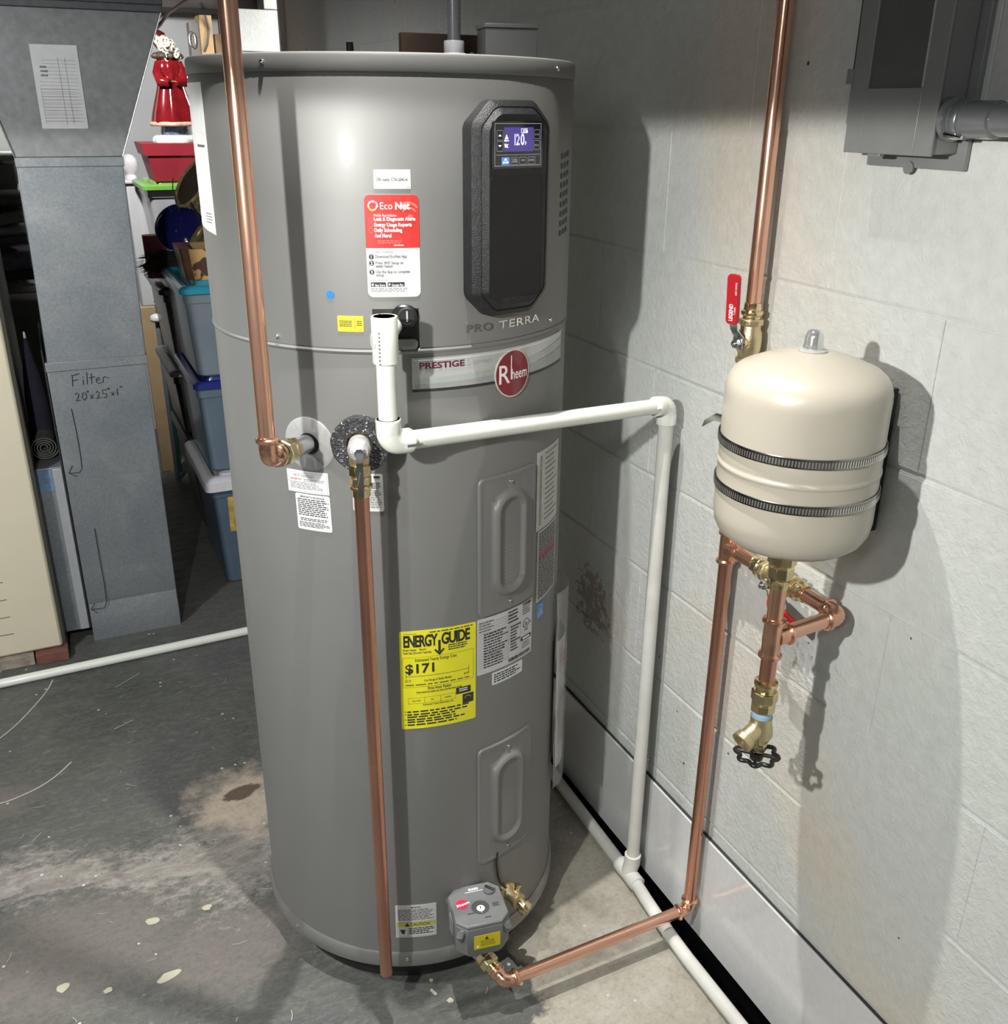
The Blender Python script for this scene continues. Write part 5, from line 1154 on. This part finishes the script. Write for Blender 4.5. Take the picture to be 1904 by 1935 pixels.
def blobm(c, r, sc, seed, amp=.16, n=3):
    bm = bmesh.new(); bmesh.ops.create_icosphere(bm, subdivisions=n, radius=r)
    from mathutils import noise as mn
    for v in bm.verts:
        d = 1+amp*mn.noise(v.co*(2.2/r)*.5+Vector((seed, seed*2, 0)))*2; v.co = Vector((v.co.x*sc[0]*d+c[0], v.co.y*sc[1]*d+c[1], v.co.z*sc[2]*d+c[2]))
    return bm
link('fleece', blobm((.535, 3.42, 1.095), .075, (1.15, .8, .62), 3), TW('grey_fleece', (.12, .12, .12)), FLc, 60)
link('gold_lining', sweep([(.455, 3.40, 1.085), (.468, 3.38, 1.115), (.490, 3.38, 1.145), (.520, 3.38, 1.165)], [.010, .014, .013, .008], 10), mat('gold_lining', (.26, .20, .08), .35, .3, .3), FLc, 60)
BU = thing('feather_bundle', 'shaggy dark brown bundle hanging over the rear bins', 'bundle', (.38, 3.6, .99))
link('bundle_core', blobm((.415, 3.56, 1.020), .062, (1.6, .9, .62), 9, .25), TW('dark_brown_fur', (.022, .014, .010)), BU, 60)
fb = bmesh.new(); rf = random.Random(11)
for k in range(260):
    a = rf.uniform(0, 2*pi); b = rf.uniform(-1, 1); s_ = math.sqrt(1-b*b); p = Vector((.405+.095*s_*cos(a), 3.555+.055*s_*sin(a), 1.022+.040*b))
    d = (p-Vector((.43, 3.57, 1.03))).normalized()*rf.uniform(.012, .03)+Vector((-.012, -.004, -.006)); w_ = Vector((rf.uniform(-1, 1), rf.uniform(-1, 1), rf.uniform(-1, 1)))*.002
    fb.faces.new([fb.verts.new(q) for q in (p-w_, p+w_, p+d)])
link('loose_strands', fb, TW('olive_strands', (.06, .045, .018)), BU, 'flat', kind='stuff')
PP = tag(link('pink_case', loft([(outline(.075, .05, .02, 5, .372, 3.70), .951), (outline(.08, .055, .022, 5, .372, 3.70), 1.098)]), mat('pink_plastic', (.42, .10, .12), .4), None, 40), 'small pink case behind the shaggy brown bundle', 'case')
WB = thing('wicker_basket', 'natural wicker basket lying on its side above the bins', 'basket', (.55, 3.6, 1.15))
wk = bmesh.new(); ba = Vector((.80, .25, -.55)).normalized(); bo = Vector((.452, 3.55, 1.318))
bu = ba.cross(Y).normalized(); bv_ = ba.cross(bu)
def bp(t, a, dr_=0): r = .084*(1-.42*t)+dr_; return bo+Vector((.055, .06, -.045))+ba*(t*.15)+(bu*cos(a)+bv_*sin(a))*r
for i in range(17):
    t = i/16; n = 48; sweep([bp(t, 2*pi*k/n, .0022*(1 if (k//1+i) % 2 else -1)) for k in range(n)], .0028, 6, closed=True, bm=wk)
WKM = mat('wicker', (.46, .33, .17), .6, 0, .3, 60)
link('weave', wk, WKM, WB, 60, kind='stuff')
wk = bmesh.new()
for k in range(24): sweep([bp(t/6, 2*pi*k/24) for t in range(7)], .0022, 6, bm=wk)
link('stakes', wk, mat('dark_wicker', (.20, .13, .07), .6), WB, 60)
sweep_r = sweep([bp(0, 2*pi*k/40, .002) for k in range(40)], .0055, 8, closed=True); link('basket_rim', sweep_r, WKM, WB, 60)
link('basket_core', lathe([(.079, .001), (.046, .149)], bo+Vector((.055, .06, -.045)), ba, 30), mat('dark_inside', (.10, .065, .035), .8), WB, 50)  # dark core filling the hollow of the basket
link('cord', sweep([(.430, 3.46, 1.300), (.424, 3.45, 1.27), (.430, 3.45, 1.23), (.437, 3.45, 1.20)], .0018, 6), BLACKM, WB)
tag(link('leather_strap', sweep([(.455, 3.30, 1.235), (.478, 3.25, 1.175), (.500, 3.22, 1.11)], .0035, 8), BLACKM), 'thin black strap hanging over the fleece bundle', 'strap')
# red box and figurine
RX = thing('red_box', 'dark red cardboard box with lid standing on the green-lidded tub', 'box', (.58, 4.15, 1.252))
RB1, RB2 = mat('red_card', (.25, .012, .022), .55, 0, .05), mat('red_card_lid', (.30, .018, .03), .5, 0, .05)
link('box_body', loft([(outline(.27, .22, .002, 2, .575, 4.17), 1.2525), (outline(.31, .25, .002, 2, .575, 4.17), 1.350)]), RB1, RX, 20); link('box_lid', loft([(outline(.325, .262, .002, 2, .575, 4.17), 1.345), (outline(.345, .275, .002, 2, .575, 4.17), 1.388)]), RB2, RX, 20)
FG = thing('figurine', 'glossy ceramic figurine of a bearded figure in a long red robe on the red box', 'figurine', (.55, 4.15, 1.388))
gx, gy = .545, 4.13
def robe(profile, m, name, amp=0, k=7, lean=0, n=48, par=FG, z0=1.388):
    bm = bmesh.new(); rings = []
    for r, z in profile:
        rings.append([bm.verts.new((gx+lean*(z-z0)+r*(1+amp*sin(k*2*pi*i/n))*cos(2*pi*i/n), gy+.85*r*(1+amp*sin(k*2*pi*i/n+.7))*sin(2*pi*i/n), z)) for i in range(n)])
    for p, q in zip(rings, rings[1:]):
        for i in range(n): bm.faces.new((p[i], p[(i+1) % n], q[(i+1) % n], q[i]))
    bm.faces.new(rings[0][::-1]); bm.faces.new(rings[-1]); return link(name, bm, m, par, 60)
RG = mat('red_glaze', (.15, .006, .008), .10, 0, .25, 25, coat=.8)
robe([(.085, 1.3885), (.088, 1.396), (.082, 1.410), (.070, 1.416)], mat('mint_snow_glaze', (.55, .62, .56), .2, 0, .1, 40, coat=.6), 'snow_base', .05, 9)
robe([(.052, 1.416), (.054, 1.425), (.050, 1.452)], mat('blue_boot_glaze', (.10, .13, .20), .15, 0, .6, 60, coat=.6), 'boots', .06, 5)
robe([(.086, 1.447), (.090, 1.452), (.088, 1.461), (.083, 1.463)], mat('fur_trim_glaze', (.48, .34, .22), .5, 0, .3, 70, .5, 120), 'robe_trim', .04, 11)
robe([(.084, 1.460), (.078, 1.49), (.066, 1.53), (.052, 1.575), (.045, 1.60), (.047, 1.62), (.048, 1.645), (.042, 1.672), (.028, 1.69)], RG, 'robe', .05, 7)
link('sleeve', sweep([(gx-.035, gy-.005, 1.665), (gx-.046, gy-.02, 1.63), (gx-.040, gy-.045, 1.60), (gx-.012, gy-.055, 1.598)], [.016, .019, .020, .015], 14), RG, FG, 60)
link('sleeve', sweep([(gx+.035, gy-.005, 1.665), (gx+.046, gy-.02, 1.63), (gx+.040, gy-.045, 1.60), (gx+.014, gy-.055, 1.602)], [.016, .019, .020, .015], 14), RG, FG, 60)
link('sash', sweep([(gx+.047*cos(a), gy+.042*sin(a), 1.602) for a in [2*pi*i/30 for i in range(30)]], .0035, 8, closed=True), mat('gold_glaze', (.42, .30, .10), .2, .6), FG, 60)
robe([(.030, 1.676), (.052, 1.682), (.055, 1.690), (.045, 1.700), (.028, 1.704)], mat('dark_fur_collar', (.05, .03, .018), .6, 0, .3, 80, .8, 150), 'collar', .10, 13)
hx0 = Vector((gx-.012, gy-.008, 1.732))
link('head', blobm(hx0, .026, (1, 1, 1.1), 1, .03), mat('face_glaze', (.50, .33, .24), .3, coat=.4), FG, 60)
CRL = mat('cream_curl_glaze', (.62, .58, .44), .3, 0, .15, 60, coat=.4)
cb = bmesh.new(); rc = random.Random(4)
for k in range(46):
    t = rc.random(); a = rc.uniform(-1.9, 1.9); p = hx0+Vector((.024*sin(a)+.028*t, -.022*cos(a)-.012*t, .016-.062*t+rc.uniform(-.006, .006)))
    R_ = rc.uniform(.004, .008); u = rc.uniform(0, 6)
    sweep([p+Vector((R_*cos(u+q*.8), -.002*q, R_*sin(u+q*.8)-.0012*q)) for q in range(7)], [.0028, .0038, .004, .004, .0036, .003, .0016], 7, bm=cb)
link('beard_curls', cb, CRL, FG, 60, kind='stuff')
link('eyes', lathe([(.0022, 0), (.0001, .0015)], hx0+Vector((.008, -.0255, .004)), (0.2, -1, 0), 8), BLACKP, FG); link('nose', blobm(hx0+Vector((.002, -.029, -.001)), .0045, (1, 1, 1), 2, .02, 2), mat('face_glaze', (.5, .33, .24), .3), FG)
link('hood', sweep([hx0+Vector((-.004, .010, -.012)), hx0+Vector((-.010, .014, .010)), hx0+Vector((-.014, .008, .028)), hx0+Vector((-.018, 0, .040))], [.022, .029, .025, .010], 16), mat('dark_red_glaze', (.05, .006, .008), .25, 0, .2, coat=.4), FG, 60)
# furniture behind
WC = thing('white_cabinet', 'white painted cabinet with rounded edge panels behind the bins', 'cabinet', (.6, 4.6, .6))
WP = mat('white_paint', (.60, .585, .57), .35, 0, .02)
link('cabinet_body', boxb(.362, 4.43, .72, .888, 4.585, 1.222), WP, WC, bevel=.006); link('door', boxb(.410, 4.420, .74, .70, 4.43, 1.205), WP, WC, bevel=.004); link('top_edge', boxb(.350, 4.415, 1.222, .896, 4.59, 1.236), WP, WC, bevel=.004)
for x in (.375, .85): link('leg', boxb(x, 4.44, 0, x+.03, 4.47, .72), WP, WC, bevel=.002)
link('finial', lathe([(.022, 1.236), (.024, 1.246), (.016, 1.254), (.020, 1.262), (.030, 1.275), (.034, 1.295), (.030, 1.315), (.018, 1.330), (.0001, 1.335)], (.392, 4.50, 0), Z, 24), mat('ceramic_white', (.66, .62, .62), .2, coat=.5), WC, 60)
tag(link('plywood_panel', boxb(.345, 4.33, .0, .405, 4.36, .735), mat('tan_plywood', (.50, .34, .18), .6, 0, .1, 12), None, bevel=.002), 'upright tan wooden panel in the gap beside the duct', 'board')
tag(link('green_board', boxb(.406, 4.29, .0, .425, 4.32, .80), mat('dark_green_board', (.015, .075, .05), .4), None, bevel=.002), 'narrow dark green board beside the tan panel', 'board')
GP = tag(link('grey_pole', lathe([(.010, 0), (.010, .70)], (.392, 4.18, 0), Z, 14), mat('grey_post', (.2, .22, .25), .4), None, 60), 'thin grey upright pole with a round white cap beside the dark bins', 'pole')
link('white_cap', lathe([(.020, 0), (.026, .004), (.028, .012), (.024, .026), (.012, .032), (.0001, .033)], (.392, 4.18, .700), Z, 22), PVC, GP, 60)
WD = thing('wooden_block', 'pale timber block with grey side fixed under the dark lintel', 'timber', (.75, 4.6, 1.2))
link('timber_face', boxb(.748, 4.60, .0, .800, 4.70, 1.869), mat('pale_timber', (.52, .34, .17), .6, 0, .15, 14), WD, bevel=.002); link('grey_side', boxb(.7085, 4.615, .0, .7475, 4.69, 1.842), mat('grey_side', (.22, .20, .18), .7), WD, bevel=.002)
link('timber_face', boxb(.808, 4.62, .0, .838, 4.70, 1.80), mat('mid_timber', (.30, .20, .11), .6, 0, .15, 14), WD, bevel=.002); link('grey_side', boxb(.842, 4.60, .0, .900, 4.70, 1.862), mat('grey_side', (.22, .20, .18), .7), WD, bevel=.002)
tag(link('hanging_cord', sweep([(.380, 3.30, 1.700), (.46, 3.6, 1.755), (.56, 4.1, 1.83), (.64, 4.4, 1.88), (.72, 4.6, 1.93)], .0055, 8), mat('dark_red_cord', (.035, .012, .012), .5)), 'dark cord stretched up behind the flared duct', 'cord')
tag(link('wire_loop', sweep([(.775, 4.597, 1.868), (.785, 4.597, 1.82), (.772, 4.597, 1.76), (.757, 4.597, 1.73)], .004, 8), BLACKM), 'black wire hanging down the pale timber block', 'wire')
hk = [(.712+.012*cos(a), 4.595, 1.775+.030*sin(a)) for a in [2*pi*i/24 for i in range(24)]]
tag(link('wire_hook', sweep(hk, .002, 6, closed=True), STEEL), 'thin steel wire loop on the grey side of the timber', 'hook')

# floor scratches and paint drops (flat marks on the slab)
def on(px_, py_): return (px_, py_)
def smooth_pts(P, n=6):
    if len(P) < 4: return P
    out = []
    for i in range(len(P)-1):
        p0, p1, p2, p3 = (Vector(P[max(0, min(len(P)-1, i+k))]) for k in (-1, 0, 1, 2))
        for j in range(n):
            t = j/n; out.append(tuple(.5*((2*p1)+(p2-p0)*t+(2*p0-5*p1+4*p2-p3)*t*t+(3*p1-p0-3*p2+p3)*t**3)))
    return out+[tuple(P[-1])]
for P in ([(-.300, 2.42), (-.255, 2.475), (-.21, 2.55), (-.175, 2.62), (-.158, 2.675)], [(-.300, 2.150), (-.265, 2.152), (-.208, 2.173), (-.165, 2.205), (-.128, 2.249)], [(-.02, 2.35), (.03, 2.375)], [(.0, 2.56), (.07, 2.61)]): scr(smooth_pts(P), .0040 if len(P) > 3 else .0022)
rsc = random.Random(8)
for k in range(70):
    x, y, a, L_ = rsc.uniform(-.3, .55), rsc.uniform(1.1, 2.55), rsc.gauss(.35, .8), rsc.uniform(.006, .032)
    if (x-CX)**2+(y-CY)**2 > .09: scr([(x, y), (x+L_*.5*cos(a), y+L_*.5*sin(a)), (x+L_*cos(a+.15), y+L_*sin(a+.15))], rsc.uniform(.0006, .0013))
link('floor_scratches', SCRB, SCR, flo, 'flat', kind='stuff')
fb = bmesh.new(); rp = random.Random(21)
def drop(x, y, r, e=1, a=0):
    vs = []
    for i in range(11):
        t = 2*pi*i/11; q = r*rp.uniform(.75, 1.2); u, v = q*cos(t)*e, q*sin(t); vs.append(fb.verts.new((x+u*cos(a)-v*sin(a), y+u*sin(a)+v*cos(a), .0009)))
    fb.faces.new(vs)
for x, y, r, e, a in ((.458, 1.285, .007, 1, 0), (.452, 1.262, .004, 1, 0), (.447, 1.235, .0035, 3, -1.2), (.468, 1.206, .006, 1, 0), (.450, 1.145, .005, 1.7, .6), (.488, 1.130, .007, 1, 0), (.60, 1.185, .005, 1.5, 0), (-.005, 1.63, .010, 1.3, 0), (-.175, 1.53, .010, 1.2, 0), (.005, 1.475, .011, 2.2, .2), (-.10, 1.49, .007, 1, 0), (.10, 1.62, .008, 1.2, 0)): drop(x, y, r, e, a)
link('paint_drops', fb, mat('cream_paint', (.40, .38, .29), .5), flo, 'flat', kind='stuff')
